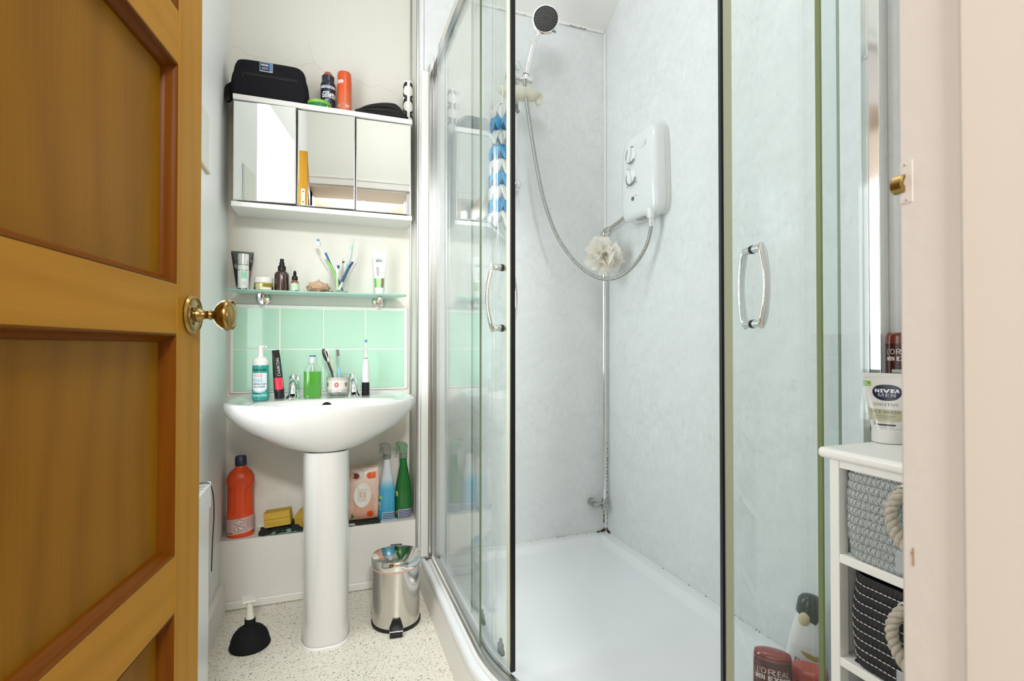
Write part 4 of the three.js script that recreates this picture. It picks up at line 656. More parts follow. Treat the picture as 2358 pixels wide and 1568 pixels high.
/* ---------- on the ledge ---------- */
const LY = 0.237;
{
  const t = place('bleach_bottle', 'orange bleach bottle with a dark blue cap at the left end of the ledge', 'bottle', -0.2875, LY, -2.052, 0.08);
  const prof = [[0, 0.93], [0.003, 0.985], [0.012, 1], [0.075, 1], [0.082, 0.985], [0.09, 0.99], [0.17, 0.99], [0.178, 1], [0.2, 1], [0.208, 0.98], [0.222, 0.83], [0.236, 0.52], [0.243, 0.40], [0.25, 0.38]];
  const rings = [];
  for (let i = 0; i <= 70; i++) {
    const y = 0.25 * i / 70; let k = 0; while (k < prof.length - 2 && prof[k + 1][0] < y) k++;
    const s = lerp(prof[k][1], prof[k + 1][1], (y - prof[k][0]) / (prof[k + 1][0] - prof[k][0]));
    rings.push(sring(0, y, 0, 0.044 * s, 0.036 * s, 2.35, 96).map((p) => { const wing = sm(0.016, 0.0185, Math.abs(p.x)) , top = 0.165 + 0.55 * (Math.abs(p.x) - 0.016), m = wing * sm(0.083, 0.086, y) * (1 - sm(top, top + 0.004, y)) * (p.z > 0 ? 1 : 0.5); return V(p.x * (1 - 0.10 * m), p.y, p.z * (1 - 0.14 * m)); }));
  }
  M('bottle_body', loft(rings, true, true, 0.8), std([0.78, 0.075, 0.012], 0.36), t);
  M('cap', loft([sring(0, 0.247, 0, 0.0178, 0.0178, 2, 40), sring(0, 0.2485, 0, 0.019, 0.019, 2.2, 40), sring(0, 0.276, 0, 0.0185, 0.0185, 2.6, 40), sring(0, 0.280, 0, 0.016, 0.016, 2.6, 40)], true, true, 0.6), std([0.012, 0.015, 0.055], 0.4), t);
  M('label', patch((u, v) => { const a = (u - 0.5) * 2.95, wave = 0.007 * Math.sin((u - 0.5) * 2.2) + 0.002; return V(0.0444 * sp(Math.sin(a), 2.35), lerp(0.0125, 0.066, v) + wave, 0.0364 * sp(Math.cos(a), 2.35)); }, 40, 4), print(640, 400, (x, w, h) => {
    x.fillStyle = '#d9b9b4'; x.fillRect(0, 0, w, h); lines(x, 70, 40, 150, 22, 14, 5, '#a98a86'); lines(x, 400, 30, 190, 20, 14, 5, '#a08480'); x.fillStyle = '#1c1414'; x.fillRect(60, 350, 160, 22);
    for (const cy of [105, 275]) { x.fillStyle = '#efe0dc'; x.strokeStyle = '#6a2a24'; x.lineWidth = 9; x.beginPath(); x.moveTo(310, cy - 74); x.lineTo(384, cy); x.lineTo(310, cy + 74); x.lineTo(236, cy); x.closePath(); x.fill(); x.stroke(); }
    x.strokeStyle = '#1d1a1a'; x.lineWidth = 9; x.beginPath(); x.moveTo(280, 85); x.lineTo(300, 100); x.moveTo(330, 80); x.lineTo(318, 105); x.moveTo(270, 130); x.lineTo(350, 130); x.stroke(); x.beginPath(); x.moveTo(290, 245); x.quadraticCurveTo(320, 270, 300, 300); x.lineTo(340, 300); x.stroke(); text(x, '1 L', 420, 345, 34, '#2a1c1c');
  }, 0.4), t);
}
function ruffle(w, d, amp, sx, seedz, th = 0.002) {  // folded cloth: a thin wavy sheet with thickness
  const f = (x, z) => amp * (0.5 + 0.5 * noise.noise(x * sx, z * sx, seedz)) + amp * 0.35 * noise.noise(x * sx * 2.7, z * sx * 2.7, seedz + 4);
  const top = (u, v) => { const x = lerp(-w, w, u), z = lerp(-d, d, v), e = Math.min(1, 6 * Math.min(u, 1 - u, v, 1 - v)); return V(x + 0.006 * noise.noise(z * 60, 1, seedz), Math.max(0.001, f(x, z)) * (0.25 + 0.75 * e) + th, z + 0.006 * noise.noise(x * 60, 2, seedz)); };
  const a = patch((u, v) => top(u, 1 - v), 40, 20), b = patch((u, v) => { const p = top(u, v); return V(p.x, p.y - th, p.z); }, 40, 20);
  return merge([a, b]);
}
{
  const t = place('cleaning_cloth', 'crumpled dark green black cloth with pale green edge under the yellow sponge', 'cloth', -0.150, LY, -2.052);
  const g = ruffle(0.077, 0.045, 0.030, 22, 3); const p = g.attributes.position; for (let i = 0; i < p.count; i++) p.setY(i, p.getY(i) * (0.45 + 0.75 * sm(-0.075, 0.05, p.getX(i)))); g.computeVertexNormals();
  M('cloth_fold', g, std([0.015, 0.020, 0.018], 0.95), t);
  const h = ruffle(0.055, 0.044, 0.013, 50, 8); M('pale_edge', h.translate(0.016, 0, 0.004), std([0.20, 0.34, 0.27], 0.95), t, { label: 'pale green edge of the cloth' });
}
function sponge(name, label, p, ry, rz, w) {
  const t = place(name, label, 'sponge', ...p, ry); t.rotation.z = rz;
  const prof = [[-0.022, 0], [0.024, 0], [0.0265, 0.020], [0.0225, 0.0255], [0.0265, 0.031], [0.024, 0.052], [-0.022, 0.052]];
  const g = crease(extr(prof, w, 0.0025, 2).rotateY(-Math.PI / 2).translate(w / 2, 0, 0), 0.5), q = g.attributes.position;
  M('foam_body', boxUV(g), std([0.62, 0.40, 0.055], 0.9, { bumpMap: tint(roughPlaster, 14, 14), bumpScale: 0.003 }), t);
}
sponge('sponge', 'yellow sponge with a grip groove lying on the dark cloth', [-0.1615, LY + 0.023, -2.05], -0.12, 0.10, 0.088);
sponge('sponge', 'second yellow sponge half hidden behind the pedestal on the ledge', [-0.073, LY + 0.012, -2.05], 1.1, 0.3, 0.06);
{
  const t = place('wipes_pack', 'peach pack of wipes with an oval white lid beside the blue spray', 'pack', 0.134, LY + 0.004, -2.062, 0.0);
  const rg = []; for (let i = 0; i <= 24; i++) { const v = i / 24, e = Math.sqrt(Math.max(0, 1 - Math.pow(Math.abs(2 * v - 1), 5))); rg.push(sring(0.004 * v, 0.205 * v, 0, 0.058 - 0.004 * Math.pow(Math.abs(2 * v - 1), 4) + 0.0012 * Math.sin(v * 30), 0.003 + 0.026 * e, 3.4, 60)); }
  M('foil_pack', loft(rg, true, true, 0.7), std([0.72, 0.50, 0.40], 0.4), t);
  M('print', patch((u, v) => { const e = Math.sqrt(Math.max(0, 1 - Math.pow(Math.abs(2 * lerp(0.03, 0.97, v) - 1), 5))), s = 2 * u - 1; return V(0.0545 * s + 0.004 * v, 0.205 * lerp(0.03, 0.97, v), (0.003 + 0.026 * e) * Math.pow(1 - Math.pow(Math.abs(s), 3.4), 1 / 3.4) + 0.0007); }, 30, 24), print(512, 960, (x, w, h) => {
    const g = x.createLinearGradient(0, 0, 0, h); g.addColorStop(0, '#e6ddd2'); g.addColorStop(0.4, '#dcbcaa'); g.addColorStop(1, '#e0a68c'); x.fillStyle = g; x.fillRect(0, 0, w, h);
    x.fillStyle = '#8b3a22'; for (let i = 0; i < 17; i++) for (let k = 0; k < 15; k++) { x.save(); x.translate(20 + k * 34 + (i % 2) * 17, 520 + i * 26); x.rotate((i + k) * 0.9); x.beginPath(); x.ellipse(0, 0, 9, 4.5, 0, 0, 7); x.fill(); x.restore(); }
    const orange = (cx, cy, r) => { x.fillStyle = '#e2591c'; x.beginPath(); x.arc(cx, cy, r, 0, 7); x.fill(); x.strokeStyle = '#c23a12'; x.lineWidth = 5; for (let a = -2; a <= 2; a++) { x.beginPath(); x.moveTo(cx + a * 12, cy - r * 0.8); x.quadraticCurveTo(cx + a * 22, cy, cx + a * 12, cy + r * 0.8); x.stroke(); } };
    x.fillStyle = '#d94f1b'; x.beginPath(); x.arc(350, 130, 62, 0, 7); x.fill(); x.fillStyle = '#e56a2a'; x.fillRect(360, 70, 90, 120); orange(365, 860, 62); x.strokeStyle = '#a6584a'; x.lineWidth = 6; x.beginPath(); x.ellipse(90, 110, 150, 100, -0.4, 0, 7); x.stroke(); x.fillStyle = '#6d241a'; x.beginPath(); x.arc(110, 130, 55, 0, 7); x.fill(); x.fillStyle = '#b7654e'; x.fillRect(0, 60, 80, 120); x.fillStyle = '#4a6b4a'; x.beginPath(); x.arc(40, 890, 46, 0, 7); x.fill();
  }, 0.35), t);
  const oval = (s, z) => { const o = []; for (let i = 0; i < 56; i++) { const a = (2 * Math.PI * i) / 56; o.push(V(-0.006 + 0.0315 * s * Math.sin(a), 0.100 + 0.047 * s * Math.cos(a), z)); } return o.reverse(); };
  M('lid', loft([oval(1, 0.027), oval(1, 0.032), oval(0.95, 0.034), oval(0.82, 0.034), oval(0.78, 0.032)], false, true, 0.5), std([0.78, 0.75, 0.70], 0.3), t);
  M('lid_print', patch((u, v) => V(lerp(-0.024, 0.012, u), lerp(0.075, 0.125, v), 0.0323), 1, 1), print(256, 360, (x, w, h) => { x.fillStyle = '#d8cfc2'; x.fillRect(0, 0, w, h); x.save(); x.translate(185, 160); x.rotate(Math.PI / 2); text(x, '150', 0, 0, 84, '#c04a26', 'sans-serif', '500'); x.restore(); x.save(); x.translate(85, 165); x.rotate(Math.PI / 2); text(x, 'wipes', 0, 0, 60, '#b8432a', 'sans-serif', 'italic 500'); x.restore(); x.fillStyle = '#cc8a70'; x.fillRect(160, 270, 30, 24); }, 0.35), t);
}
{
  const t = place('cleaning_cloth', 'flat dark cloth with a pale stick under the peach wipes pack', 'cloth', 0.128, LY, -2.035);
  const g = ruffle(0.066, 0.030, 0.006, 24, 15, 0.0012); M('cloth_fold', g, std([0.02, 0.028, 0.02], 0.95), t);
  M('pale_stick', taper([[-0.075, 0.006, 0.026], [-0.028, 0.006, 0.030]], [0.004, 0.0035], 6, 10), std([0.55, 0.55, 0.42], 0.5), t);
}
function trigger(name, label, x, body, neck, head, art, ry) {
  const t = place(name, label, 'spray bottle', x, LY, -2.052, ry, 'cleaning sprays on the ledge');
  const s = (y) => { const k = sm(0.09, 0.232, y); return [lerp(0.0305, 0.0128, k), lerp(0.024, 0.0128, k), lerp(3, 2, k)]; };
  const rg = [[0, 0.93], [0.003, 1]].map(([y, f]) => { const [a, b, n] = s(y); return sring(0, y, 0, a * f, b * f, n, 52); });
  for (let i = 1; i <= 26; i++) { const y = 0.232 * i / 26, [a, b, n] = s(y); rg.push(sring(0, y, 0, a, b, n, 52)); }
  M('bottle_body', loft(rg, true, true, 0.7), body, t);
  if (art) M('print', wrap((v) => { const y = lerp(0.003, 0.20, v), [a, b, n] = s(y); return { a, b, n, y }; }, 3.3, 0, 1, 0.0006, 36, 24), art, t);
  M('collar', lathe([[0.0128, 0.231], [0.0142, 0.232], [0.0142, 0.247], [0.012, 0.249]], 36), neck, t);
  M('trigger_head', merge([crease(extr(smoothShape([[-0.014, 0.0], [0.012, 0.0], [0.0135, 0.018], [0.016, 0.03], [0.008, 0.042], [-0.012, 0.046], [-0.028, 0.043], [-0.030, 0.034], [-0.018, 0.03], [-0.016, 0.012]]), 0.02, 0.004, 3).translate(0, 0.248, -0.010), 0.8), taper([[-0.016, 0.282, 0], [-0.024, 0.268, 0], [-0.026, 0.252, 0]], [0.005, 0.004, 0.003], 10, 10)]), head, t);
}
trigger('spray_bottle', 'blue and white cleaning spray bottle next to the peach wipes pack', 0.2215, print(256, 512, (x, w, h) => { const g = x.createLinearGradient(0, 0, 0, h); g.addColorStop(0, '#d5d8da'); g.addColorStop(0.32, '#cfd6da'); g.addColorStop(0.55, '#4fa9cc'); g.addColorStop(1, '#2f95bd'); x.fillStyle = g; x.fillRect(0, 0, w, h); }, 0.25), std([0.22, 0.22, 0.22], 0.4), std([0.62, 0.64, 0.60], 0.15, { transmission: 0.55, thickness: 0 }), print(640, 800, (x, w, h) => {
  const g = x.createLinearGradient(0, 0, 0, h); g.addColorStop(0, '#d2d7da'); g.addColorStop(0.22, '#c6d3da'); g.addColorStop(0.42, '#4aa6cb'); g.addColorStop(1, '#2f93bb'); x.fillStyle = g; x.fillRect(0, 0, w, h);
  x.fillStyle = '#b9cf3f'; x.fillRect(60, 440, 160, 34); x.fillStyle = '#1c2740'; x.fillRect(50, 480, 90, 40); x.fillStyle = '#8ccbe0'; x.beginPath(); x.arc(110, 590, 70, 0, 7); x.fill(); x.fillStyle = '#22351f'; x.beginPath(); x.arc(80, 600, 36, 0, 7); x.fill(); x.fillStyle = '#bfe0ec'; x.fillRect(230, 690, 330, 110); x.fillStyle = '#34406b'; for (let i = 0; i < 4; i++) x.fillRect(240, 700 + i * 25, 310, 17); x.fillStyle = '#2d3a5e'; x.fillRect(570, 400, 60, 90); lines(x, 575, 520, 50, 8, 16, 6, '#cfe6f0');
}, 0.25), -0.05);
trigger('spray_bottle', 'dark green cleaning spray bottle at the right end of the ledge', 0.2855, std([0.012, 0.17, 0.03], 0.2), std([0.20, 0.24, 0.21], 0.4), std([0.36, 0.58, 0.40], 0.15, { transmission: 0.6, thickness: 0 }), print(640, 800, (x, w, h) => {
  x.fillStyle = '#1c6a2b'; x.fillRect(0, 0, w, h); x.fillStyle = '#d8cf3c'; x.fillRect(50, 400, 110, 60); x.fillStyle = '#f0efe2'; x.beginPath(); x.moveTo(40, 370); x.lineTo(170, 400); x.lineTo(60, 420); x.fill(); x.fillStyle = '#23284a'; x.fillRect(520, 390, 110, 110); lines(x, 530, 400, 90, 6, 17, 7, '#8d94b4'); x.fillStyle = '#6d8b74'; x.fillRect(540, 520, 80, 130);
  x.fillStyle = '#c9c7dc'; x.fillRect(180, 668, 460, 132); x.fillStyle = '#3c3a63'; for (let i = 0; i < 5; i++) x.fillRect(195, 680 + i * 24, 430, 16); x.fillStyle = '#c59a5a'; x.beginPath(); x.moveTo(40, 690); x.lineTo(170, 690); x.lineTo(60, 760); x.fill();
}, 0.25), 0.05);

/* ---------- on the floor ---------- */
{
  const t = place('pedal_bin', 'small chrome pedal bin on the floor beside the shower', 'bin', 0.2185, 0, -1.735, -0.12);
  M('base_ring', lathe([[0.0785, 0], [0.0795, 0.002], [0.0795, 0.0095], [0.0765, 0.0115]], 64), black, t);
  M('body', lathe([[0.0765, 0.010], [0.0765, 0.187], [0.0750, 0.189]], 72), steel, t);
  M('liner', lathe([[0.0768, 0.186], [0.0785, 0.187], [0.0785, 0.1895], [0.0768, 0.1905]], 64), std([0.68, 0.36, 0.28], 0.5), t, { label: 'pink edge of the bin liner' });
  M('lid', lathe([[0.0785, 0.191], [0.0795, 0.193], [0.0795, 0.217], [0.0775, 0.2202], [0.068, 0.2222], [0.045, 0.2242], [0.02, 0.2254], [0.0001, 0.2256]], 72, 0.7), std([0.76, 0.76, 0.74], 0.06, { metalness: 1 }), t);
  M('hinge', rbox(-0.02, 0.02, 0.196, 0.2215, -0.084, -0.076, 0.003), black, t);
  M('pedal_bracket', crease(extr([[-0.017, 0.006], [0.017, 0.006], [0.0215, 0.018], [0.013, 0.046], [-0.011, 0.046], [-0.0215, 0.018]], 0.012, 0.003, 2).translate(0, 0, 0.0715), 0.6), black, t);
  M('pedal_bar', merge([rbox(-0.021, 0.021, 0.0125, 0.0165, 0.076, 0.098, 0.0015)]), chrome, t);
  M('pedal', merge([rbox(-0.0195, 0.0195, 0.0012, 0.0125, 0.082, 0.108, 0.003), ...Array.from({ length: 5 }, (_, i) => rbox(-0.018, 0.018, 0.0118, 0.0137, 0.086 + i * 0.004, 0.088 + i * 0.004, 0.0006))]), black, t);
}
{
  const t = place('plunger', 'black rubber sink plunger with a white handle on the floor', 'plunger', -0.2165, 0, -1.742, 0.15); t.rotation.z = 0.0;
  M('rubber_cup', lathe([[0.0555, 0.0], [0.0575, 0.004], [0.0565, 0.009], [0.0545, 0.012], [0.0525, 0.024], [0.047, 0.038], [0.036, 0.051], [0.022, 0.0595], [0.0155, 0.062], [0.0150, 0.080], [0.0142, 0.083]], 64, 0.7), blackSoft, t);
  M('handle', merge([loft([sring(0, 0.080, 0, 0.0125, 0.0125, 2, 32), sring(0, 0.083, 0, 0.0125, 0.0125, 2, 32), sring(-0.001, 0.115, 0, 0.0085, 0.0085, 2.4, 32), sring(-0.002, 0.140, 0, 0.0088, 0.010, 2.6, 32)], true, true, 0.6), ...Array.from({ length: 8 }, (_, i) => new THREE.TorusGeometry(0.0098 - i * 0.0004, 0.0011, 6, 24, 1.6).rotateX(Math.PI / 2).rotateY(-0.2).translate(-0.0005, 0.087 + i * 0.0045, 0))]), std([0.72, 0.72, 0.62], 0.45), t);
  M('top_grip', merge([rbox(-0.022, 0.016, 0.139, 0.1435, -0.024, 0.024, 0.002), rbox(0.011, 0.016, 0.128, 0.143, -0.022, 0.0, 0.002)]), std([0.76, 0.76, 0.70], 0.45), t);
}
/* ---------- shower tray ---------- */
// path of the enclosure: along the left side, round the quadrant, along the front
const CX = 0.925, CZ = -1.335;
function pathAt(s, r, z0 = ZS) {  // s from the back wall; r is the radius of the quadrant (0.535 is the rail)
  const L1 = CZ - z0, La = (Math.PI / 2) * r;
  if (s < L1) return { p: V(CX - r, 0, z0 + s), n: V(-1, 0, 0) };
  if (s < L1 + La) { const a = (s - L1) / r; return { p: V(CX - r * Math.cos(a), 0, CZ + r * Math.sin(a)), n: V(-Math.cos(a), 0, Math.sin(a)) }; }
  return { p: V(CX + s - L1 - La, 0, CZ + r), n: V(0, 0, 1) };
}
const total = (r, z0 = ZS, x1 = XR) => CZ - z0 + (Math.PI / 2) * r + x1 - CX;
// sweep a closed section [[out, up] ...] along the path between s0 and s1
function sweep(sec, r, s0, s1, y, n = 60) {
  const rings = [];
  for (let i = 0; i <= n; i++) { const { p, n: o } = pathAt(lerp(s0, s1, i / n), r); rings.push(sec.map(([a, b]) => V(p.x + o.x * a, y + b, p.z + o.z * a))); }
  return loft(rings, true, true, 0.5);
}
const rect = (a0, a1, b0, b1, c = 0.0012) => [[a0 + c, b0], [a1 - c, b0], [a1, b0 + c], [a1, b1 - c], [a1 - c, b1], [a0 + c, b1], [a0, b1 - c], [a0, b0 + c]];
{
  const t = T('shower_tray', 'white quadrant shower tray with a low raised rim', 'shower tray', [0, 0, 0]);
  const NP = 120, outline = (inset, y, wall = Math.min(inset, 0.001)) => {
    const r = 0.577 - inset, o = [], z0 = ZS + Math.max(wall, 0.0005), x1 = XR - Math.max(wall, 0.0005), L = total(r, z0, x1);
    for (let i = 0; i < NP; i++) { const { p } = pathAt((L * i) / (NP - 1), r, z0); o.push(V(p.x, y, p.z)); }
    for (let i = 1; i < 20; i++) o.push(V(x1, y, lerp(CZ + r, z0, i / 20)));
    o.push(V(x1, y, z0)); for (let i = 1; i < 20; i++) o.push(V(lerp(x1, CX - r, i / 20), y, z0));
    return o;
  };
  const up = [outline(0.004, 0.062), outline(0, 0.066), outline(0, 0.080), outline(0.003, 0.0855), outline(0.008, 0.088), outline(0.05, 0.088, 0.032), outline(0.056, 0.086, 0.038), outline(0.064, 0.0755, 0.046), outline(0.074, 0.0635, 0.056), outline(0.084, 0.0605, 0.066), outline(0.22, 0.058, 0.2), outline(0.30, 0.057, 0.3)];
  M('tray_top', loft(up, false, true, 0.45), acrylic, t);
  M('riser', loft([outline(-0.019, 0.0), outline(-0.017, 0.010), outline(-0.009, 0.040), outline(0.004, 0.0645), outline(0.01, 0.066)], true, false, 0.6), std([0.72, 0.70, 0.64], 0.32), t, { label: 'cream riser below the tray' });
  M('waste_cover', lathe([[0.052, 0], [0.052, 0.003], [0.045, 0.0065], [0.0001, 0.008]], 40).translate(0.80, 0.058, -0.95), acrylic, t);
}
/* ---------- enclosure: rails, wall profiles, two fixed panes, two sliding doors ---------- */
const TY = 0.0885, GT = 1.972, Lr = total(0.535);
{
  const t = T('shower_enclosure', 'chrome shower enclosure frame with curved rails and wall profiles', 'shower enclosure', [0, 0, 0]);
  M('bottom_rail', sweep([[-0.016, 0], [0.014, 0], [0.014, 0.007], [0.009, 0.012], [0.004, 0.013], [0.004, 0.018], [-0.004, 0.018], [-0.004, 0.012], [-0.009, 0.012], [-0.009, 0.018], [-0.016, 0.018]].map(([a, b]) => [a, b]), 0.535, 0.012, Lr - 0.012, TY, 90), alu, t);
  M('lip_seal', sweep(rect(-0.006, 0.006, 0, 0.006), 0.552, 0.006, total(0.552) - 0.006, TY - 0.0005, 90), pvc, t);
  M('top_rail', sweep([[-0.018, 0], [-0.004, 0], [-0.004, 0.008], [0.004, 0.008], [0.004, 0], [0.016, 0], [0.016, 0.03], [0.012, 0.034], [-0.014, 0.034], [-0.018, 0.03]], 0.535, 0.012, Lr - 0.012, GT - 0.006, 90), chrome, t);
  M('wall_profile', merge([rbox(CX - 0.535 - 0.019, CX - 0.535 + 0.012, TY, GT + 0.035, ZS + 0.0015, ZS + 0.024, 0.0025), rbox(CX - 0.535 - 0.009, CX - 0.535 + 0.007, TY, GT + 0.03, ZS + 0.02, ZS + 0.042, 0.002)]), aluDark, t);
  M('white_upright', rbox(CX - 0.535 - 0.047, CX - 0.535 - 0.018, TY + 0.004, GT + 0.012, ZS + 0.0005, ZS + 0.014, 0.003), std([0.78, 0.79, 0.76], 0.4), t, { label: 'white upright strip against the wall' });
  M('wall_profile', merge([rbox(XR - 0.028, XR - 0.001, TY, GT + 0.035, CZ + 0.535 - 0.012, CZ + 0.535 + 0.022, 0.0025), rbox(XR - 0.046, XR - 0.02, TY, GT + 0.03, CZ + 0.535 - 0.007, CZ + 0.535 + 0.009, 0.002)]), chrome, t);
  M('screw_cap', merge([new THREE.SphereGeometry(0.004, 12, 8).translate(XR - 0.05, 1.545, CZ + 0.535 + 0.009)]), whitePlastic, t);
  M('grime', merge(Array.from({ length: 40 }, () => new THREE.IcosahedronGeometry(rr(0.0015, 0.0042), 1).scale(1, 0.7, 1).translate(CX - 0.535 - 0.03 + 0.04 * rnd(), TY + 0.012 * rnd() * rnd(), ZS + 0.012 + 0.03 * rnd()))), std([0.10, 0.075, 0.04], 0.9), t, { kind: 'stuff' });
}
const sheet = (r, s0, s1, y0, y1, n = 40, th = 0.006) => sweep(rect(-th / 2, th / 2, 0, y1 - y0, 0.0006), r, s0, s1, y0, n);
{
  const l = T('fixed_glass_panel', 'clear fixed glass panel of the enclosure beside the pedal bin', 'glass panel', [0, 0, 0], 0, 'fixed shower panels');
  M('glass', box(CX - 0.538, CX - 0.532, TY + 0.012, GT, ZS + 0.03, -1.3325), pane, l);
  M('edge_seal', rbox(CX - 0.5375, CX - 0.5325, TY + 0.018, GT - 0.01, -1.3325, -1.3285, 0.001), glassEdge, l);
  const r = T('fixed_glass_panel', 'clear fixed glass panel of the enclosure behind the white storage unit', 'glass panel', [0, 0, 0], 0, 'fixed shower panels');
  M('glass', box(0.990, XR - 0.03, TY + 0.012, GT, CZ + 0.532, CZ + 0.538), pane, r);
  M('edge_seal', merge([rbox(0.984, 0.990, TY + 0.018, GT - 0.01, CZ + 0.5325, CZ + 0.5375, 0.001), rbox(0.990, 0.996, TY + 0.02, GT - 0.01, CZ + 0.521, CZ + 0.532, 0.001)]), std([0.23, 0.27, 0.11], 0.3), r);
}
const RD = 0.513;
function slider(name, label, a0, side, hd) {
  const t = T(name, label, 'shower door', [0, 0, 0], 0, 'sliding shower doors');
  const L1 = CZ - ZS, edge = L1 + a0 * R * RD, s0 = side < 0 ? edge - 0.30 : edge, s1 = side < 0 ? edge : edge + 0.30, y0 = TY + 0.02, y1 = GT - 0.012;
  const e = (d) => edge - side * d;   // d metres past the leading edge into the opening
  M('glass', sheet(RD, s0, s1, y0, y1), pane, t);
  const seg = (d0, d1, o0, o1, m, nm, yy0 = y0, yy1 = y1) => M(nm, sweep(rect(o0, o1, 0, yy1 - yy0, 0.0004), RD, Math.min(e(d0), e(d1)), Math.max(e(d0), e(d1)), yy0, 6), m, t);
  seg(-0.016, 0.0, -0.0045, 0.0045, std([0.76, 0.79, 0.62], 0.25, { transmission: 0.35, thickness: 0 }), 'edge_profile');
  seg(0.0003, 0.0022, -0.0055, 0.0055, alu, 'silver_strip');
  seg(0.0025, 0.0078, -0.006, 0.006, black, 'magnetic_seal');
  const q = pathAt(side < 0 ? s0 : s1, RD); M('trailing_edge', sweep(rect(-0.0031, 0.0031, 0, y1 - y0, 0.0004), RD, side < 0 ? s0 - 0.0015 : s1, side < 0 ? s0 : s1 + 0.0015, y0, 2), std([0.46, 0.52, 0.42], 0.2, { transmission: 0.4, thickness: 0 }), t);
  const h = new THREE.Group(); h.name = 'handle'; h.userData.label = 'bowed chrome door handle'; t.add(h);
  const at0 = pathAt(e(-hd), RD), c = at0.p, o = at0.n, tv = V(-o.z, 0, o.x).multiplyScalar(1);   // tv runs along the glass
  const loc = new THREE.Matrix4().makeBasis(tv, V(0, 1, 0), tv.clone().cross(V(0, 1, 0))).setPosition(c.x, 1.0315, c.z), out = Math.sign(tv.clone().cross(V(0, 1, 0)).dot(o));
  const G = (g) => g.applyMatrix4(loc);
  M('standoff', G(merge([-0.0775, 0.0775].map((y) => new THREE.CylinderGeometry(0.0085, 0.0085, 0.054, 28).rotateX(Math.PI / 2).translate(0, y, 0)))), chrome, h);
  M('gasket', G(merge([-0.0775, 0.0775].map((y) => new THREE.CylinderGeometry(0.0090, 0.0090, 0.0085, 28).rotateX(Math.PI / 2).translate(0, y, 0)))), black, h);
  for (const f of [1, -1]) {
    const rings = []; for (let i = 0; i <= 40; i++) { const v = i / 40, y = lerp(-0.088, 0.088, v), b = Math.sin(Math.PI * v), wd = lerp(0.0095, 0.0082, b) * Math.sqrt(Math.max(0.06, Math.min(1, 9 * Math.min(v, 1 - v)))); const z = out * f * (0.026 + 0.016 * b), o2 = [], x = 0; for (let k = 0; k < 20; k++) { const a = (2 * Math.PI * k) / 20; o2.push(V(x + wd * sp(Math.cos(a), 2.6), y, z - 0.0042 * sp(Math.sin(a), 2.6))); } rings.push(o2); }
    M('bow', G(loft(rings, true, true, 0.9)), chrome, h);
  }
  for (const d of [-0.075, -0.235]) {
    const w = pathAt(e(d), RD), m = new THREE.Matrix4().makeBasis(V(-w.n.z, 0, w.n.x), V(0, 1, 0), V(-w.n.z, 0, w.n.x).cross(V(0, 1, 0))).setPosition(w.p.x - w.n.x * 0.012, TY + 0.026, w.p.z - w.n.z * 0.012);
    M('roller', merge([rbox(-0.009, 0.009, -0.006, 0.022, -0.006, 0.006, 0.003), new THREE.CylinderGeometry(0.0045, 0.0045, 0.012, 16).translate(0, 0.026, 0), new THREE.CylinderGeometry(0.010, 0.010, 0.006, 20).rotateX(Math.PI / 2).translate(0.004, -0.006, 0.006)]).applyMatrix4(m), std([0.16, 0.17, 0.17], 0.5), t);
  }
}
slider('sliding_shower_door', 'curved glass shower door slid open to the left, handle near the blue and white bath puff', 15.6, -1, 0.047);
slider('sliding_shower_door', 'curved glass shower door slid open to the right, in front of the bottles on the tray', 72.5, 1, 0.064);

/* ---------- riser rail, hand shower, hose, soap dish ---------- */
{
  const t = T('riser_rail', 'chrome shower riser rail with slider on the back wall of the shower', 'shower rail', [0.7155, 0, -1.945]);
  M('rail', new THREE.CylinderGeometry(0.0095, 0.0095, 0.50, 24).translate(0, 1.805, 0), chrome, t);
  for (const y of [2.046, 1.562]) M('wall_mount', merge([new THREE.SphereGeometry(0.0235, 28, 18).scale(1, 1, 0.85).translate(0, y, 0.004), new THREE.CylinderGeometry(0.016, 0.019, 0.055, 24).rotateX(Math.PI / 2).translate(0, y, -0.026)]), chrome, t);
  M('slider_clamp', merge([new THREE.CylinderGeometry(0.0165, 0.0165, 0.115, 28).rotateZ(Math.PI / 2).translate(0.004, 1.989, 0.022), new THREE.CylinderGeometry(0.017, 0.017, 0.04, 24).translate(0, 1.989, 0)]), chrome, t);
  M('clamp_ring', merge([new THREE.TorusGeometry(0.0166, 0.0012, 8, 30).rotateY(Math.PI / 2).translate(0.028, 1.989, 0.022)]), std([0.2, 0.2, 0.2], 0.3, { metalness: 1 }), t);
  M('lower_stop', merge([new THREE.CylinderGeometry(0.0125, 0.0125, 0.03, 20).translate(0.001, 1.872, 0), new THREE.SphereGeometry(0.007, 14, 10).translate(0.010, 1.860, 0.008)]), std([0.35, 0.36, 0.36], 0.25, { metalness: 1 }), t);
}
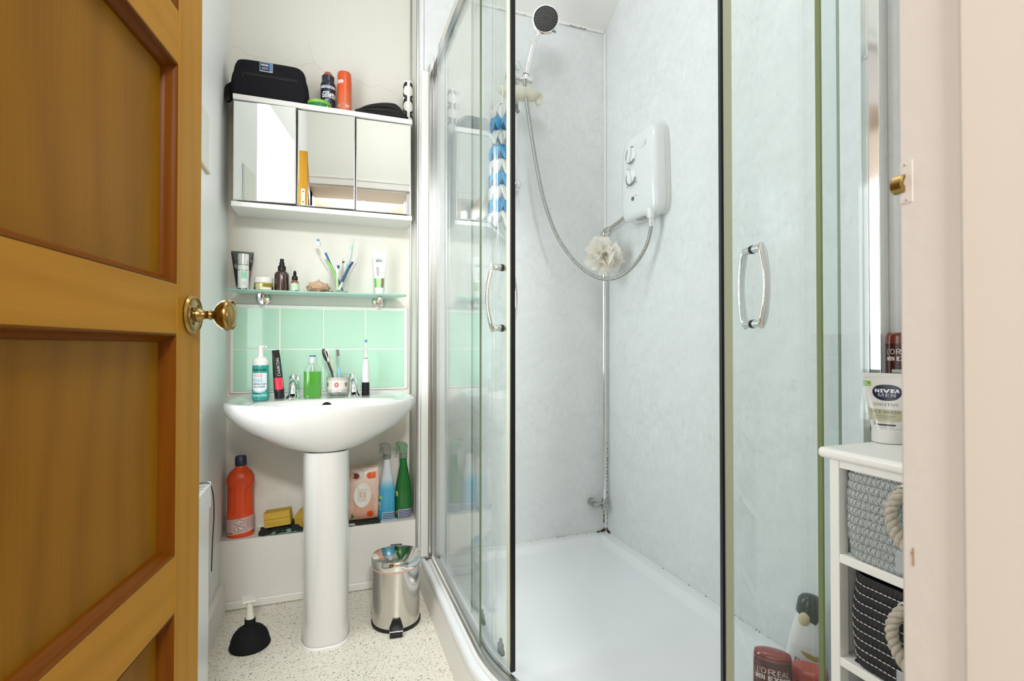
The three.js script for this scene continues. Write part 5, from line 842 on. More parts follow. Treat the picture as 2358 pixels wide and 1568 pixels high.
{
  const t = T('hand_shower', 'chrome hand shower with a round dark face at the top of the rail', 'shower head', [0, 0, 0]);
  const hc = V(0.800, 2.186, -1.828), nrm = V(-0.40, -0.16, 0.90).normalize();
  M('handle', taper([[0.7425, 1.985, -1.895], [0.750, 2.03, -1.89], [0.764, 2.10, -1.875], [0.7745, 2.135, -1.862]], [0.0105, 0.0142, 0.0132, 0.0128], 24, 24), chrome, t);
  M('handle_collar', taper([[0.7405, 1.972, -1.8965], [0.7435, 1.991, -1.895]], [0.0108, 0.0112], 4, 24), chrome, t);
  M('collar_band', taper([[0.7432, 1.990, -1.895], [0.7437, 1.993, -1.895]], [0.0118, 0.0118], 2, 24), black, t);
  M('neck', taper([[0.7735, 2.130, -1.865], [0.783, 2.148, -1.862], [0.795, 2.166, -1.860]], [0.013, 0.017, 0.024], 16, 28, 0.6), chrome, t);
  const q = new THREE.Quaternion().setFromUnitVectors(V(0, 1, 0), nrm), put = (g) => g.applyQuaternion(q).translate(hc.x, hc.y, hc.z);
  M('head_shell', put(lathe([[0.018, -0.026], [0.036, -0.020], [0.0515, -0.008], [0.0555, 0.0], [0.0555, 0.004], [0.0525, 0.0062], [0.0485, 0.0065]], 60, 0.9)), chrome, t);
  M('face', put(lathe([[0.0487, 0.0045], [0.0487, 0.0062], [0.046, 0.0072], [0.0001, 0.0078]], 52)), std([0.016, 0.018, 0.018], 0.55), t);
  const noz = []; for (const [r, n, s] of [[0.012, 14, 0.0007], [0.0175, 14, 0.0009], [0.0245, 18, 0.0010], [0.0325, 22, 0.0011], [0.039, 22, 0.0012]]) for (let i = 0; i < n; i++) { const a = (i / n) * 2 * Math.PI + r * 90; noz.push(new THREE.SphereGeometry(s, 8, 6).translate(r * Math.cos(a), 0.0078, r * Math.sin(a))); }
  M('nozzles', put(merge(noz)), std([0.45, 0.46, 0.45], 0.5), t);
  M('mode_lever', taper([[0.826, 2.142, -1.818], [0.835, 2.134, -1.812]], [0.0042, 0.0036], 4, 12), std([0.12, 0.12, 0.12], 0.35), t);
}
{
  const t = T('shower_hose', 'ribbed chrome hose looping from the hand shower to the electric shower', 'hose', [0, 0, 0]);
  const pts = [[0.7405, 1.974, -1.897], [0.7395, 1.94, -1.896], [0.741, 1.889, -1.885], [0.749, 1.755, -1.858], [0.765, 1.594, -1.83], [0.786, 1.454, -1.803], [0.828, 1.321, -1.776], [0.888, 1.228, -1.749], [0.942, 1.178, -1.721], [0.987, 1.160, -1.694], [1.037, 1.172, -1.667], [1.085, 1.219, -1.640], [1.109, 1.281, -1.608], [1.111, 1.340, -1.583], [1.111, 1.352, -1.582]];
  const c = new THREE.CatmullRomCurve3(pts.map((p) => V(...p)), false, 'centripetal'), n = 1440, f = c.computeFrenetFrames(n), rings = [];
  for (let i = 0; i <= n; i++) { const p = c.getPointAt(i / n), r = 0.0067 + 0.00085 * Math.sin((i * 2 * Math.PI) / 6), o = []; for (let j = 0; j < 12; j++) { const q = (2 * Math.PI * j) / 12; o.push(p.clone().addScaledVector(f.normals[i], r * Math.cos(q)).addScaledVector(f.binormals[i], r * Math.sin(q))); } rings.push(o); }
  M('ribbed_tube', loft(rings, true, true, 0), std([0.46, 0.455, 0.43], 0.22, { metalness: 1 }), t);
  M('end_nut', merge([lathe([[0.0078, 0], [0.0092, 0.006], [0.0098, 0.018], [0.0102, 0.019], [0.0102, 0.034], [0.009, 0.036]], 28).translate(1.111, 1.344, -1.582)]), chrome, t);
}
{
  const t = T('soap_dish', 'cream translucent soap dish clipped to the shower rail', 'soap dish', [0.7155, 1.908, -1.910]);
  const m = std([0.90, 0.89, 0.79], 0.3, { transmission: 0.6, thickness: 0 });
  const ring = (s, y) => sring(0, y, 0.012, 0.094 * s, 0.040 * s, 2.3, 56, 0.036 * s, 3);
  M('dish', loft([ring(0.45, -0.017), ring(0.7, -0.014), ring(0.9, -0.002), ring(1, 0.014), ring(0.97, 0.016), ring(0.88, 0.002), ring(0.68, -0.010), ring(0.44, -0.012)], true, true, 0.7), m, t);
  M('clip', merge([loft([sring(0, -0.03, -0.038, 0.015, 0.015, 2, 28), sring(0, 0.012, -0.038, 0.016, 0.016, 2, 28)], true, true)]), m, t);
  M('hose_hook', crease(extr(smoothShape([[0.066, 0.012], [0.098, 0.014], [0.102, 0.002], [0.094, -0.024], [0.082, -0.030], [0.074, -0.022]]), 0.02, 0.004, 2).translate(0, 0, 0.0), 0.8), m, t);
}
/* long bath puff of blue and white net bunches hung from the dish */
{
  const t = T('bath_puff', 'long blue and white striped net back scrubber hanging behind the left shower door', 'bath puff', [0, 0, 0]);
  const cx = 0.634, cz = -1.875, wN = std([0.80, 0.82, 0.82], 0.7, { transmission: 0.3, thickness: 0 }), bN = std([0.045, 0.33, 0.62], 0.6, { transmission: 0.2, thickness: 0 });
  const drift = (y) => -0.012 * (1.83 - y) / 0.46;
  const tuft = (y, m, n, len, tilt) => {
    const gs = []; for (let i = 0; i < n; i++) { const a = (2 * Math.PI * i) / n + y * 37, L = len * rr(0.85, 1.1), w = 0.025 * rr(0.85, 1.2), ph = rr(0, 6); gs.push(patch((u, v) => { const r = 0.004 + 0.034 * Math.sin(Math.min(1, v * 1.15) * 1.7), side = (u - 0.5) * 2 * w * Math.sin(Math.PI * Math.min(0.97, 0.15 + 0.8 * v)), puff = 0.007 * Math.cos((u - 0.5) * Math.PI) + 0.0022 * Math.sin(u * 14 + ph + v * 5); return V((r + puff) * Math.cos(a) - side * Math.sin(a), 0.018 - L * v * v * tilt, (r + puff) * Math.sin(a) + side * Math.cos(a)); }, 14, 12).translate(cx + drift(y), y, cz)); }
    M('net_tuft', merge(gs), m, t);
  };
  const seq = [[1.822, 0], [1.780, 1], [1.722, 0], [1.664, 1], [1.612, 0], [1.562, 1], [1.512, 0], [1.460, 1], [1.415, 0]];
  seq.forEach(([y, k]) => tuft(y, k ? bN : wN, 7, k ? 0.062 : 0.070, 1));
  M('cord', merge([tube([[cx + 0.006, 1.90, cz], [cx + 0.003, 1.86, cz], [cx, 1.82, cz], [cx - 0.012, 1.40, cz], [cx - 0.013, 1.34, cz]], 0.0022, 30, 8), tube([[cx - 0.013, 1.372, cz], [cx - 0.02, 1.29, cz], [cx - 0.021, 1.21, cz], [cx - 0.016, 1.195, cz], [cx - 0.011, 1.22, cz], [cx - 0.011, 1.30, cz], [cx - 0.013, 1.372, cz]], 0.0014, 40, 6)]), std([0.8, 0.8, 0.78], 0.8), t);
}
/* cream net sponge hung on the pipe valve */
{
  const t = T('net_sponge', 'cream net bath sponge hanging in the corner of the shower', 'bath sponge', [1.062, 1.279, -1.835]);
  const m = std([1.0, 0.98, 0.93], 0.85, { transmission: 0.6, thickness: 0 }), gs = [];
  for (let i = 0; i < 52; i++) {
    const zc = 1 - (2 * (i + 0.5)) / 52, a = i * 2.39996, d = V(Math.sqrt(1 - zc * zc) * Math.cos(a), zc, Math.sqrt(1 - zc * zc) * Math.sin(a)), q = new THREE.Quaternion().setFromUnitVectors(V(0, 1, 0), d), ph = rr(0, 6), len = 0.080 * rr(0.62, 1.08), wide = rr(0.030, 0.050), curl = rr(0.6, 1.7);
    gs.push(patch((u, v) => { const s = (u - 0.5) * 2, w = wide * Math.pow(v, 0.7), ang = s * curl; return V(w * Math.sin(ang), len * v * (1 - 0.22 * s * s) + 0.004 * Math.sin(s * 6 + ph) * v, w * (Math.cos(ang) - 0.6) + 0.006 * Math.sin(s * 7 + 2 * ph) * v); }, 14, 7).rotateY(rr(0, 6)).applyQuaternion(q));
  }
  M('net_ruffles', merge(gs), m, t);
  M('cord', tube([[0.0, 0.03, 0.0], [0.02, 0.09, -0.02], [0.05, 0.128, -0.048], [0.055, 0.130, -0.052], [0.04, 0.10, -0.038], [0.012, 0.05, -0.01]], 0.0018, 30, 7), std([0.8, 0.78, 0.72], 0.8), t);
}
/* electric shower unit on the right wall, its supply pipe */
{
  const t = T('electric_shower', 'white electric shower unit with two dials on the right shower wall', 'shower unit', [XR, 1.556, -1.652]);
  const ring = (x, h, w, r0, dy = 0) => { const o = []; for (let i = 0; i < 72; i++) { const a = (2 * Math.PI * i) / 72, yy = h * sp(Math.sin(a), r0), zz = w * sp(Math.cos(a), r0); o.push(V(x, yy + dy, zz * (1 - 0.06 * (yy / h)))); } return o; };
  M('back_plate', loft([ring(-0.001, 0.166, 0.112, 7), ring(-0.024, 0.166, 0.112, 7)], true, true, 0.5), std([0.74, 0.76, 0.74], 0.3), t);
  M('front_cover', loft([ring(-0.0245, 0.167, 0.113, 7), ring(-0.050, 0.166, 0.112, 7), ring(-0.060, 0.162, 0.108, 6.5), ring(-0.068, 0.154, 0.100, 6), ring(-0.073, 0.140, 0.085, 5), ring(-0.0755, 0.11, 0.06, 4), ring(-0.076, 0.05, 0.03, 3)], true, true, 0.7), std([0.76, 0.79, 0.80], 0.16, { clearcoat: 0.5 }), t);
  M('seam_line', box(-0.0245, -0.0235, -0.0755, -0.074, 0.1125, 0.1132).translate(0, 0, 0), black, t);
  const Z0 = -0.019;
  for (const [y, rot] of [[0.077, 0.25], [-0.007, -0.3]]) {
    const d = new THREE.Group(); d.name = uniq(t, 'dial'); d.position.set(-0.0745, y, Z0); t.add(d);
    M('dial_face', lathe([[0.031, 0], [0.031, 0.004], [0.028, 0.009], [0.0001, 0.010]], 44).rotateZ(Math.PI / 2), whitePlastic, d);
    M('chrome_arc', new THREE.TorusGeometry(0.0292, 0.0032, 10, 44, 4.3).rotateZ(-2.6 + rot).rotateY(Math.PI / 2).translate(-0.0085, 0, 0), std([0.34, 0.35, 0.35], 0.3, { metalness: 1 }), d);
    M('grip', crease(extr([[-0.007, -0.028], [0.007, -0.028], [0.009, 0.0], [0.006, 0.028], [-0.006, 0.028], [-0.009, 0]], 0.012, 0.003, 2).rotateY(-Math.PI / 2).rotateX(rot).translate(-0.008, 0, 0), 0.6), whitePlastic, d);
  }
  M('marks', merge([[0.058, 0.03, -0.55], [-0.038, 0.03, 0.6], [-0.034, -0.024, -0.7]].map(([yy, zz, a]) => new THREE.BoxGeometry(0.0008, 0.010, 0.0018).rotateX(a).translate(-0.0762, -0.007 + yy * 0.7, Z0 - zz * 1.1))), std([0.10, 0.10, 0.10], 0.5), t);
  M('indicator', merge([new THREE.CylinderGeometry(0.0085, 0.0085, 0.004, 24).rotateZ(Math.PI / 2).translate(-0.0755, -0.089, Z0 + 0.004)]), std([0.16, 0.14, 0.14], 0.3), t);
  M('indicator_text', box(-0.0765, -0.0757, -0.0825, -0.0805, Z0 + 0.020, Z0 + 0.031), std([0.15, 0.15, 0.17], 0.5), t);
  M('brand_print', patch((u, v) => V(-0.0766, lerp(0.088, 0.106, v), lerp(0.030, 0.066, u)), 1, 1), print(256, 96, (x, w, h) => { x.fillStyle = '#e1e5e6'; x.fillRect(0, 0, w, h); text(x, 'TRITON', 128, 50, 52, '#ccd1d1', 'sans-serif', '500'); }, 0.2), t);
  M('outlet', lathe([[0.012, 0], [0.0135, 0.003], [0.016, 0.02], [0.018, 0.035]], 32).translate(-0.054, -0.181, 0.070), whitePlastic, t);
  M('relief_slot', rbox(-0.060, -0.03, -0.1685, -0.164, -0.02, 0.03, 0.002), std([0.35, 0.36, 0.36], 0.3), t);
}
{
  const t = T('supply_pipe', 'chromed water pipe with valve running up the corner of the shower', 'pipe', [0, 0, 0]);
  M('pipe', tube([[1.137, 0.235, -1.965], [1.137, 0.6, -1.965], [1.137, 1.20, -1.965], [1.137, 1.385, -1.962], [1.137, 1.40, -1.955], [1.137, 1.408, -1.93]], 0.0078, 60, 18), chrome, t);
  M('pipe_bend', tube([[1.137, 1.404, -1.945], [1.137, 1.414, -1.90], [1.136, 1.425, -1.83], [1.135, 1.45, -1.74]], 0.0078, 24, 18), std([0.62, 0.60, 0.55], 0.2, { metalness: 1 }), t);
  M('elbow', merge([new THREE.CylinderGeometry(0.0115, 0.0115, 0.028, 20).translate(1.137, 1.392, -1.964), new THREE.SphereGeometry(0.012, 18, 12).translate(1.137, 1.408, -1.952), new THREE.CylinderGeometry(0.0115, 0.0115, 0.026, 20).rotateX(Math.PI / 2).translate(1.137, 1.41, -1.934), new THREE.SphereGeometry(0.0105, 16, 12).translate(1.123, 1.382, -1.957)]), std([0.58, 0.56, 0.50], 0.22, { metalness: 1 }), t);
  M('valve', merge([new THREE.CylinderGeometry(0.0125, 0.0125, 0.022, 20).translate(1.137, 0.236, -1.965), new THREE.SphereGeometry(0.0145, 18, 12).translate(1.137, 0.222, -1.965), new THREE.CylinderGeometry(0.0125, 0.0125, 0.02, 20).translate(1.137, 0.208, -1.965), new THREE.CylinderGeometry(0.010, 0.010, 0.05, 20).rotateZ(Math.PI / 2).translate(1.108, 0.222, -1.968), new THREE.CylinderGeometry(0.0135, 0.0115, 0.014, 20).rotateX(Math.PI / 2).translate(1.130, 0.219, -1.946), new THREE.CylinderGeometry(0.0145, 0.017, 0.02, 22).rotateX(Math.PI / 2).translate(1.088, 0.230, -1.985)]), std([0.50, 0.50, 0.48], 0.25, { metalness: 1 }), t);
}
/* ---------- bottles on the tray ---------- */
const RY = 0.0605;
const face = (x, z) => Math.atan2(-x, -z);
{
  const t = place('body_wash_bottle', 'dark red shower gel bottle with white lettering on the shower tray', 'bottle', 0.951, RY, -0.898, face(0.951, -0.898));
  const s = (y) => [0.040 * (0.96 + 0.04 * Math.sin(Math.PI * y / 0.17)), 0.0215, 2.8];
  const rg = []; for (let i = 0; i <= 20; i++) { const y = 0.148 * i / 20, [a, b, n] = s(y); rg.push(sring(0, y, 0, a, b, n, 56)); }
  rg.push(sring(0.0, 0.1545, 0, 0.037, 0.019, 2.6, 56), sring(0, 0.1585, 0, 0.030, 0.014, 2.4, 56), sring(0, 0.160, 0, 0.018, 0.008, 2.2, 56));
  M('bottle_body', loft(rg, true, true, 0.7), std([0.26, 0.025, 0.018], 0.22, { clearcoat: 0.5 }), t);
  M('dark_shoulder', patch((u, v) => { const a = (u - 0.5) * 2.2, y = lerp(0.136, 0.151, v), q = lerp(1, 0.955, v); return V(0.0403 * q * sp(Math.sin(a), 2.8), y, 0.0219 * q * sp(Math.cos(a), 2.8)); }, 24, 4), std([0.03, 0.03, 0.03], 0.3), t);
  M('print', wrap((v) => { const y = lerp(0.012, 0.134, v), [a, b, n] = s(y); return { a, b, n, y }; }, 2.5, 0, 1, 0.0005, 30, 8), print(512, 640, (x, w, h) => {
    x.fillStyle = '#5c1a15'; x.fillRect(0, 0, w, h); text(x, "L'ORÉAL".replace('É', 'E'), 256, 70, 92, '#d8cdc6', 'sans-serif', '500', 'center', 380); text(x, 'MEN EXPERT', 256, 145, 72, '#e0d6d0', 'sans-serif', '900', 'center', 380); x.fillStyle = '#4a2c24'; x.fillRect(90, 200, 330, 44); text(x, 'BARBER CLUB', 256, 223, 34, '#a58d7c', 'sans-serif', '500'); lines(x, 130, 275, 260, 3, 24, 8, '#9a6a5a'); text(x, 'XL', 256, 400, 130, '#cbb7a8'); lines(x, 130, 500, 260, 4, 24, 8, '#8a5a4c');
  }, 0.25), t);
}
{
  const t = place('body_wash_bottle', 'white body wash bottle with a grey cap, tallest on the shower tray', 'bottle', 1.094, RY, -0.935, face(1.094, -0.935) + 0.12);
  const prof = [[0, 0.9], [0.004, 0.98], [0.03, 1.0], [0.09, 0.98], [0.14, 0.85], [0.175, 0.68], [0.2, 0.55], [0.212, 0.50]];
  const s = (y) => { let k = 0; while (k < prof.length - 2 && prof[k + 1][0] < y) k++; const f = lerp(prof[k][1], prof[k + 1][1], (y - prof[k][0]) / (prof[k + 1][0] - prof[k][0])); return [0.047 * f, 0.026 * (0.45 + 0.55 * f), 2.5]; };
  const rg = []; for (let i = 0; i <= 40; i++) { const y = 0.212 * i / 40, [a, b, n] = s(y); rg.push(sring(0.008 * (y / 0.21), y, 0, a, b, n, 56)); }
  M('bottle_body', loft(rg, true, true, 0.7), std([0.80, 0.81, 0.80], 0.22), t);
  M('cap', loft([sring(0.007, 0.19, -0.001, 0.027, 0.0225, 2.4, 44), sring(0.008, 0.215, -0.001, 0.0268, 0.022, 2.4, 44), sring(0.009, 0.235, -0.001, 0.0235, 0.0195, 2.3, 44), sring(0.010, 0.2435, -0.001, 0.0175, 0.0145, 2.2, 44), sring(0.010, 0.246, -0.001, 0.008, 0.007, 2, 44)].map((r, i) => r.map((p) => V(p.x, p.y + (i === 0 ? 0.55 * (p.x - 0.007) * -1 : 0), p.z))), true, true, 0.8), std([0.055, 0.062, 0.062], 0.2), t);
  M('gold_tab', new THREE.SphereGeometry(1, 22, 14).scale(0.013, 0.017, 0.006).rotateZ(-0.1).translate(-0.004, 0.193, 0.0185), std([0.66, 0.56, 0.36], 0.35), t);
  M('print', wrap((v) => { const y = lerp(0.03, 0.13, v), [a, b, n] = s(y); return { a, b, n, y, cx: 0.008 * (y / 0.21) }; }, 2.1, 0, 1, 0.0006, 30, 10), print(512, 512, (x, w, h) => {
    x.fillStyle = '#dcdfdc'; x.fillRect(0, 0, w, h); x.fillStyle = '#b39a62'; x.beginPath(); x.moveTo(170, 50); x.quadraticCurveTo(260, 60, 300, 95); x.quadraticCurveTo(370, 80, 395, 120); x.quadraticCurveTo(340, 175, 290, 150); x.quadraticCurveTo(230, 130, 170, 50); x.fill(); x.save(); x.translate(265, 225); x.rotate(0.16); text(x, 'Dove', 0, 0, 150, '#2b3338', 'serif', '500'); x.restore(); lines(x, 130, 340, 260, 3, 34, 9, '#a9a79a');
  }, 0.25), t);
}
{
  const t = place('body_wash_bottle', 'pinkish red bottle with black lettering in front of the white bottle on the tray', 'bottle', 1.028, RY, -0.868, face(1.028, -0.868));
  const rg = [[0, 0.94], [0.003, 1], [0.112, 1], [0.119, 0.96], [0.123, 0.85]].map(([y, s]) => sring(0, y, 0, 0.0375 * s, 0.024 * s, 3, 52));
  M('bottle_body', loft(rg, true, true, 0.6), std([0.50, 0.075, 0.06], 0.25), t);
  M('print', wrap((v) => ({ a: 0.0375, b: 0.024, n: 3, y: lerp(0.005, 0.111, v) }), 2.4, 0, 1, 0.0005, 24, 4), print(512, 640, (x, w, h) => { x.fillStyle = '#b5443a'; x.fillRect(0, 0, w, h); text(x, 'SOAP&', 275, 120, 110, '#1d0f0f', 'sans-serif', '900', 'center', 300); text(x, 'GLORY', 275, 230, 90, '#1d0f0f', 'sans-serif', '900', 'center', 300); lines(x, 130, 330, 280, 6, 36, 9, '#7a2a24'); }, 0.3), t);
}

/* ---------- white storage unit with baskets ---------- */
const UX = 0.90, UZ0 = -0.7145, UZ1 = -0.385;
{
  const t = T('storage_unit', 'white painted storage unit with open basket shelves beside the shower', 'storage unit', [0, 0, 0]), m = std([0.90, 0.90, 0.86], 0.32);
  M('top_board', rbox(0.893, 1.158, 0.694, 0.7145, -0.736, -0.365, 0.0085, 5), m, t);
  const post = (x, z, w = 0.019) => rbox(x, x + 0.024, 0.0, 0.694, z, z + w, 0.0018);
  M('post', post(UX, UZ0), m, t); M('post', post(UX, UZ1 - 0.019), m, t); M('post', post(1.125, UZ0), m, t); M('post', post(1.125, UZ1 - 0.019), m, t);
  M('side_panel', box(UX + 0.02, 1.13, 0.04, 0.69, UZ0 + 0.003, UZ0 + 0.011), m, t); M('side_panel', box(UX + 0.02, 1.13, 0.04, 0.69, UZ1 - 0.011, UZ1 - 0.003), m, t);
  M('front_rail', rbox(UX + 0.002, UX + 0.018, 0.680, 0.694, UZ0 + 0.018, UZ1 - 0.018, 0.0015), m, t);
  for (const y of [0.504, 0.313, 0.125]) M('shelf_board', rbox(UX + 0.001, 1.135, y, y + 0.0165, UZ0 + 0.016, UZ1 - 0.016, 0.002), m, t);
}
function basketRing(y, x0, x1, z0, z1, r, n) {  // rounded rectangle in plan, n points, as {p, out}
  const o = [], L = [x1 - x0 - 2 * r, z1 - z0 - 2 * r], per = 2 * (L[0] + L[1]) + 2 * Math.PI * r;
  for (let i = 0; i < n; i++) {
    let s = (per * i) / n; const c = [[x1 - r, z0 + r, -90], [x1 - r, z1 - r, 0], [x0 + r, z1 - r, 90], [x0 + r, z0 + r, 180]], len = [L[0], L[1], L[0], L[1]], st = [[x0 + r, z0, 1, 0], [x1, z0 + r, 0, 1], [x1 - r, z1, -1, 0], [x0, z1 - r, 0, -1]];
    for (let k = 0; k < 4; k++) {
      if (s < len[k]) { const [x, z, dx, dz] = st[k]; o.push({ p: V(x + dx * s, y, z + dz * s), n: V(dz, 0, -dx), s: (per * i) / n }); break; }
      s -= len[k];
      if (s < (Math.PI / 2) * r) { const [x, z, a] = c[k], q = (a + (s / r) / R) * R; o.push({ p: V(x + r * Math.cos(q), y, z + r * Math.sin(q)), n: V(Math.cos(q), 0, Math.sin(q)), s: (per * i) / n }); break; }
      s -= (Math.PI / 2) * r;
    }
  }
  return o;
}
const straw = dataTex(256, 64, (x, y) => { const k = 0.5 + 0.5 * Math.sin((2 * Math.PI * (x + (y < 32 ? y : 64 - y) * 1.6)) / 32), n = tileNoise(x / 4, y / 8, 64, 8, 3), v = 150 + 62 * Math.pow(k, 1.5) + 60 * n; return [v, v, v]; });  // slanted light streaks paint gloss highlights into the straw colour
function basket(label, y0, h, rows, kind, dims) {
  const t = T('storage_basket', label, 'basket', [0, 0, 0], 0, 'woven baskets in the storage unit');
  const [x0, x1, z0, z1] = dims, rh = h / rows, matA = kind === 'grey' ? [...[[0.86, 0.95, 0.93], [0.95, 1, 1], [0.76, 0.86, 0.84]].map((c, i) => std(c, 0.36, { map: tint(straw, 24, 1, 0.3 * i) }))] : [std([0.014, 0.014, 0.016], 0.6), std([0.018, 0.018, 0.02], 0.6), std([0.011, 0.011, 0.012], 0.6)], stitch = kind === 'grey' ? std([0.52, 0.56, 0.55], 0.6) : std([0.72, 0.72, 0.70], 0.6), n = 560, K = 10, pitch = kind === 'grey' ? 0.0105 : 0.0075;
  for (let r = 0; r < rows; r++) {
    const y = y0 + (r + 0.5) * rh, bow = 0.006 * Math.sin(Math.PI * (r + 0.5) / rows) + rr(-0.0006, 0.0006), ring = basketRing(y, x0 - bow * 0.5, x1, z0 - bow, z1 + bow, 0.035, n), rings = [];
    for (let k = 0; k < K; k++) { const a = (2 * Math.PI * k) / K, v = Math.sin(a), amp = kind === 'grey' ? 0.0014 : 0.0010; rings.push(ring.map(({ p, n: o, s }) => { const wv = amp * Math.sin((2 * Math.PI * s) / pitch + (v > 0 ? 1 : -1) * 2.6 * Math.abs(v) + r * 1.7) * (Math.cos(a) > -0.2 ? 1 : 0.3), d = 0.0034 * Math.cos(a) + wv; return V(p.x + o.x * d, y + (rh * 0.52) * v + 0.3 * wv, p.z + o.z * d); })); }
    rings.push(rings[0]);
    M('braid_row', loft(rings.reverse(), false, false, 0), matA[(r * 2 + (r % 3)) % 3], t);
    if (r) { const dash = [], step = kind === 'grey' ? 6 : 5; for (let i = 0; i < n; i += step) { const a = ring[i], b = ring[(i + step - 2) % n]; if (a.p.x > x0 + 0.05) continue; const mid = a.p.clone().add(b.p).multiplyScalar(0.5).addScaledVector(a.n, kind === 'grey' ? 0.0030 : 0.0034), d = b.p.clone().sub(a.p), g = new THREE.CapsuleGeometry(kind === 'grey' ? 0.0006 : 0.0009, Math.max(0.002, d.length()), 2, 5); g.applyQuaternion(new THREE.Quaternion().setFromUnitVectors(V(0, 1, 0), d.normalize())); dash.push(g.translate(mid.x, y - rh / 2 + rr(-0.0003, 0.0003), mid.z)); } if (dash.length) M('stitching', merge(dash), stitch, t); }
  }
  M('bottom', box(x0 + 0.004, x1 - 0.004, y0, y0 + 0.003, z0 + 0.004, z1 - 0.004), matA[0], t);
  const hz = dims[4], hy = y0 + h * 0.78;
  if (hz !== undefined) {
    M('eyelet', merge([new THREE.TorusGeometry(0.0115, 0.0028, 10, 28).rotateY(Math.PI / 2).translate(x0 - 0.0085, hy + 0.012, hz + 0.006), new THREE.TorusGeometry(0.0115, 0.0028, 10, 28).rotateY(Math.PI / 2).translate(x0 - 0.0085, hy + 0.012, hz + 0.125)]), chrome, t);
    const c = new THREE.CatmullRomCurve3([[x0 + 0.004, hy + 0.010, hz + 0.004], [x0 - 0.014, hy + 0.008, hz + 0.001], [x0 - 0.024, hy - 0.014, hz - 0.006], [x0 - 0.026, hy - 0.045, hz - 0.001], [x0 - 0.026, hy - 0.073, hz + 0.022], [x0 - 0.026, hy - 0.082, hz + 0.065], [x0 - 0.026, hy - 0.07, hz + 0.112], [x0 - 0.022, hy - 0.03, hz + 0.131], [x0 - 0.012, hy + 0.008, hz + 0.128], [x0 + 0.004, hy + 0.010, hz + 0.125]].map((p) => V(...p))), f = c.computeFrenetFrames(160);
    for (let sN = 0; sN < 3; sN++) { const pts = []; for (let i = 0; i <= 160; i++) { const a = (i / 160) * 2 * Math.PI * 9 + (sN * 2 * Math.PI) / 3; pts.push(c.getPointAt(i / 160).addScaledVector(f.normals[i], 0.0048 * Math.cos(a)).addScaledVector(f.binormals[i], 0.0048 * Math.sin(a))); } M('rope_strand', tube(pts, 0.0052, 200, 10), std([0.76, 0.70, 0.58], 0.9, { bumpMap: tint(plasterBump, 60, 4), bumpScale: 0.002 }), t); }
    M('plastic_tag', rbox(x0 - 0.034, x0 - 0.032, hy - 0.112, hy - 0.078, hz + 0.006, hz + 0.05, 0.001), std([0.75, 0.80, 0.79], 0.08, { transmission: 0.6, thickness: 0 }), t);
  }
}
basket('pale grey woven straw basket with rope handle on the top shelf of the unit', 0.5215, 0.168, 11, 'grey', [0.909, 1.10, -0.692, -0.43, -0.585]);
basket('black woven basket with white stitching and rope handle on the middle shelf', 0.3305, 0.165, 10, 'black', [0.909, 1.10, -0.681, -0.43, -0.585]);
basket('grey woven basket on the lowest shelf of the storage unit, mostly cut off', 0.1425, 0.155, 10, 'grey', [0.909, 1.10, -0.668, -0.43]);

/* on the unit */
{
  const t = place('face_wash_tube', 'white face wash tube with a navy oval standing on the storage unit', 'tube', 1.062, 0.7155, -0.7145, face(1.062, -0.7145) - 0.06);
  softTube(t, { capR: 0.0275, capH: 0.026, w0: 0.0275, d0: 0.0215, w1: 0.041, h: 0.130, arc: 2.9, body: std([0.80, 0.80, 0.78], 0.25), cap: std([0.82, 0.82, 0.79], 0.3), art: print(512, 700, (x, w, h) => { const T0 = -34;
    x.fillStyle = '#e4e3df'; x.fillRect(0, 0, w, h); x.translate(T0, 0); x.fillStyle = '#74b83a'; x.beginPath(); x.moveTo(40, 50); x.lineTo(170, 50); x.lineTo(165, 120); x.lineTo(55, 120); x.fill(); text(x, '0%', 92, 78, 40, '#f2f7ec'); x.fillStyle = '#e3efd5'; x.fillRect(65, 100, 95, 8);
    x.fillStyle = '#1c2742'; x.beginPath(); x.ellipse(285, 205, 112, 112, 0, 0, 7); x.fill(); text(x, 'NIVEA', 285, 180, 66, '#f4f5f7', 'sans-serif', '900', 'center', 178); text(x, 'MEN', 285, 240, 62, '#c9cfd8', 'sans-serif', '500', 'center', 130); text(x, 'SENSITIVE', 270, 370, 52, '#4c4f4c', 'sans-serif', '500', 'center', 220);
    x.fillStyle = '#bdbca0'; x.beginPath(); x.moveTo(20, 395); x.lineTo(130, 430); x.lineTo(420, 440); x.lineTo(470, 410); x.lineTo(560, 410); x.lineTo(560, 560); x.lineTo(440, 585); x.lineTo(400, 600); x.lineTo(20, 590); x.fill(); text(x, 'FACE WASH', 265, 470, 58, '#55584a', 'sans-serif', '500', 'center', 290); lines(x, 150, 520, 230, 2, 26, 9, '#8f907a');
    text(x, '5', 155, 630, 66, '#3a3d3a'); x.fillStyle = '#4b4f50'; x.fillRect(185, 634, 190, 24); lines(x, 190, 606, 170, 1, 14, 8, '#b0b0a8'); x.fillStyle = '#b5b5ad'; x.fillRect(160, 676, 200, 8);
  }, 0.22) });
}
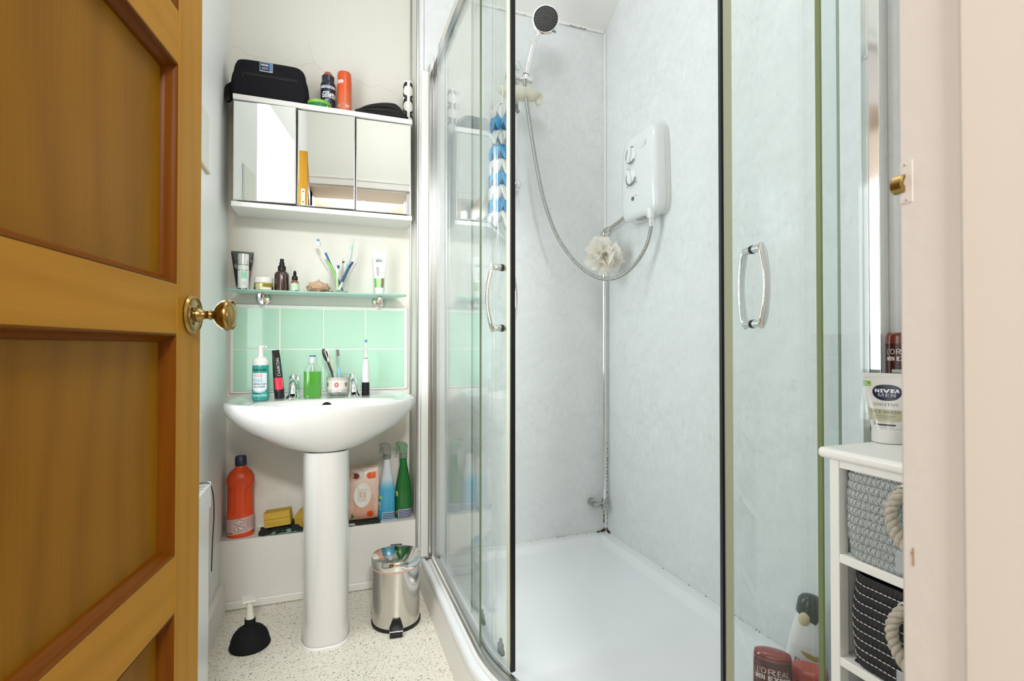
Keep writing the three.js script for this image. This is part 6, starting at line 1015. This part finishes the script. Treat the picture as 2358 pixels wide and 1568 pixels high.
{
  const t = place('body_wash_bottle', 'brown red bottle with white lettering behind the face wash tube', 'bottle', 1.130, 0.7155, -0.728, face(1.130, -0.728) + 0.05);
  const rg = [[0, 0.96], [0.003, 1], [0.2, 1], [0.212, 0.985], [0.218, 0.93], [0.2205, 0.85]].map(([y, s]) => sring(0, y, 0, 0.031 * s, 0.0195 * s, 3.2, 52));
  M('bottle_body', loft(rg, true, true, 0.6), std([0.16, 0.022, 0.010], 0.2, { clearcoat: 0.5 }), t);
  M('print', wrap((v) => ({ a: 0.031, b: 0.0195, n: 3.2, y: lerp(0.06, 0.198, v) }), 2.5, 0, 1, 0.0005, 28, 4), print(512, 900, (x, w, h) => { x.fillStyle = '#3a0f0a'; x.fillRect(0, 0, w, h); text(x, "L'OREAL", 232, 110, 100, '#ddd6d2', 'sans-serif', '500', 'center', 350); text(x, 'MEN EXPERT', 236, 205, 74, '#e6e0dc', 'sans-serif', '900', 'center', 350); x.fillStyle = '#b9c2bd'; x.fillRect(150, 350, 280, 44); x.fillRect(250, 310, 90, 60); x.fillStyle = '#5a4a44'; for (let i = 0; i < 8; i++) x.fillRect(180 + i * 26, 400, 14, 400); }, 0.22), t);
}

/* ---------- fill lamps added out of view: bathroom ceiling dome and hall dome ---------- */
function lamp(name, label, x, y, z, r, color, glow, intensity) {
  const t = T(name, label, 'lamp', [x, y, z]);
  M('lamp_base', lathe([[r * 0.6, 0], [r * 0.62, -0.012], [r * 0.55, -0.02]].map(([a, b]) => [a, b + 0.02]).reverse(), 40), white, t);
  M('glowing_shade', lathe([[0.0001, -r * 0.62], [r * 0.4, -r * 0.56], [r * 0.75, -r * 0.36], [r * 0.96, -r * 0.1], [r, 0]], 44, 0.9), std([0.85, 0.85, 0.82], 0.5, { emissive: new THREE.Color().setRGB(...color), emissiveIntensity: glow }), t);
  const l = new THREE.PointLight(new THREE.Color().setRGB(...color), intensity); l.name = name + '_light'; l.position.set(x, y - r * 0.3, z); l.castShadow = true; l.shadow.radius = 9; scene.add(l);
}
lamp('added_ceiling_lamp', 'added round white ceiling lamp above the frame, fill light for the bathroom', 0.30, 2.575, -0.95, 0.14, [1, 0.97, 0.97], 0.7, 1.05);  // added to brighten shower, tray and floor from above
lamp('added_hall_lamp', 'added round white hall lamp behind the viewpoint, fill light through the doorway', 0.0, 2.42, 1.7, 0.16, [0.98, 1, 1], 0.6, 20);  // added frontal fill for basin, ledge and floor

renderer.render(scene, camera);
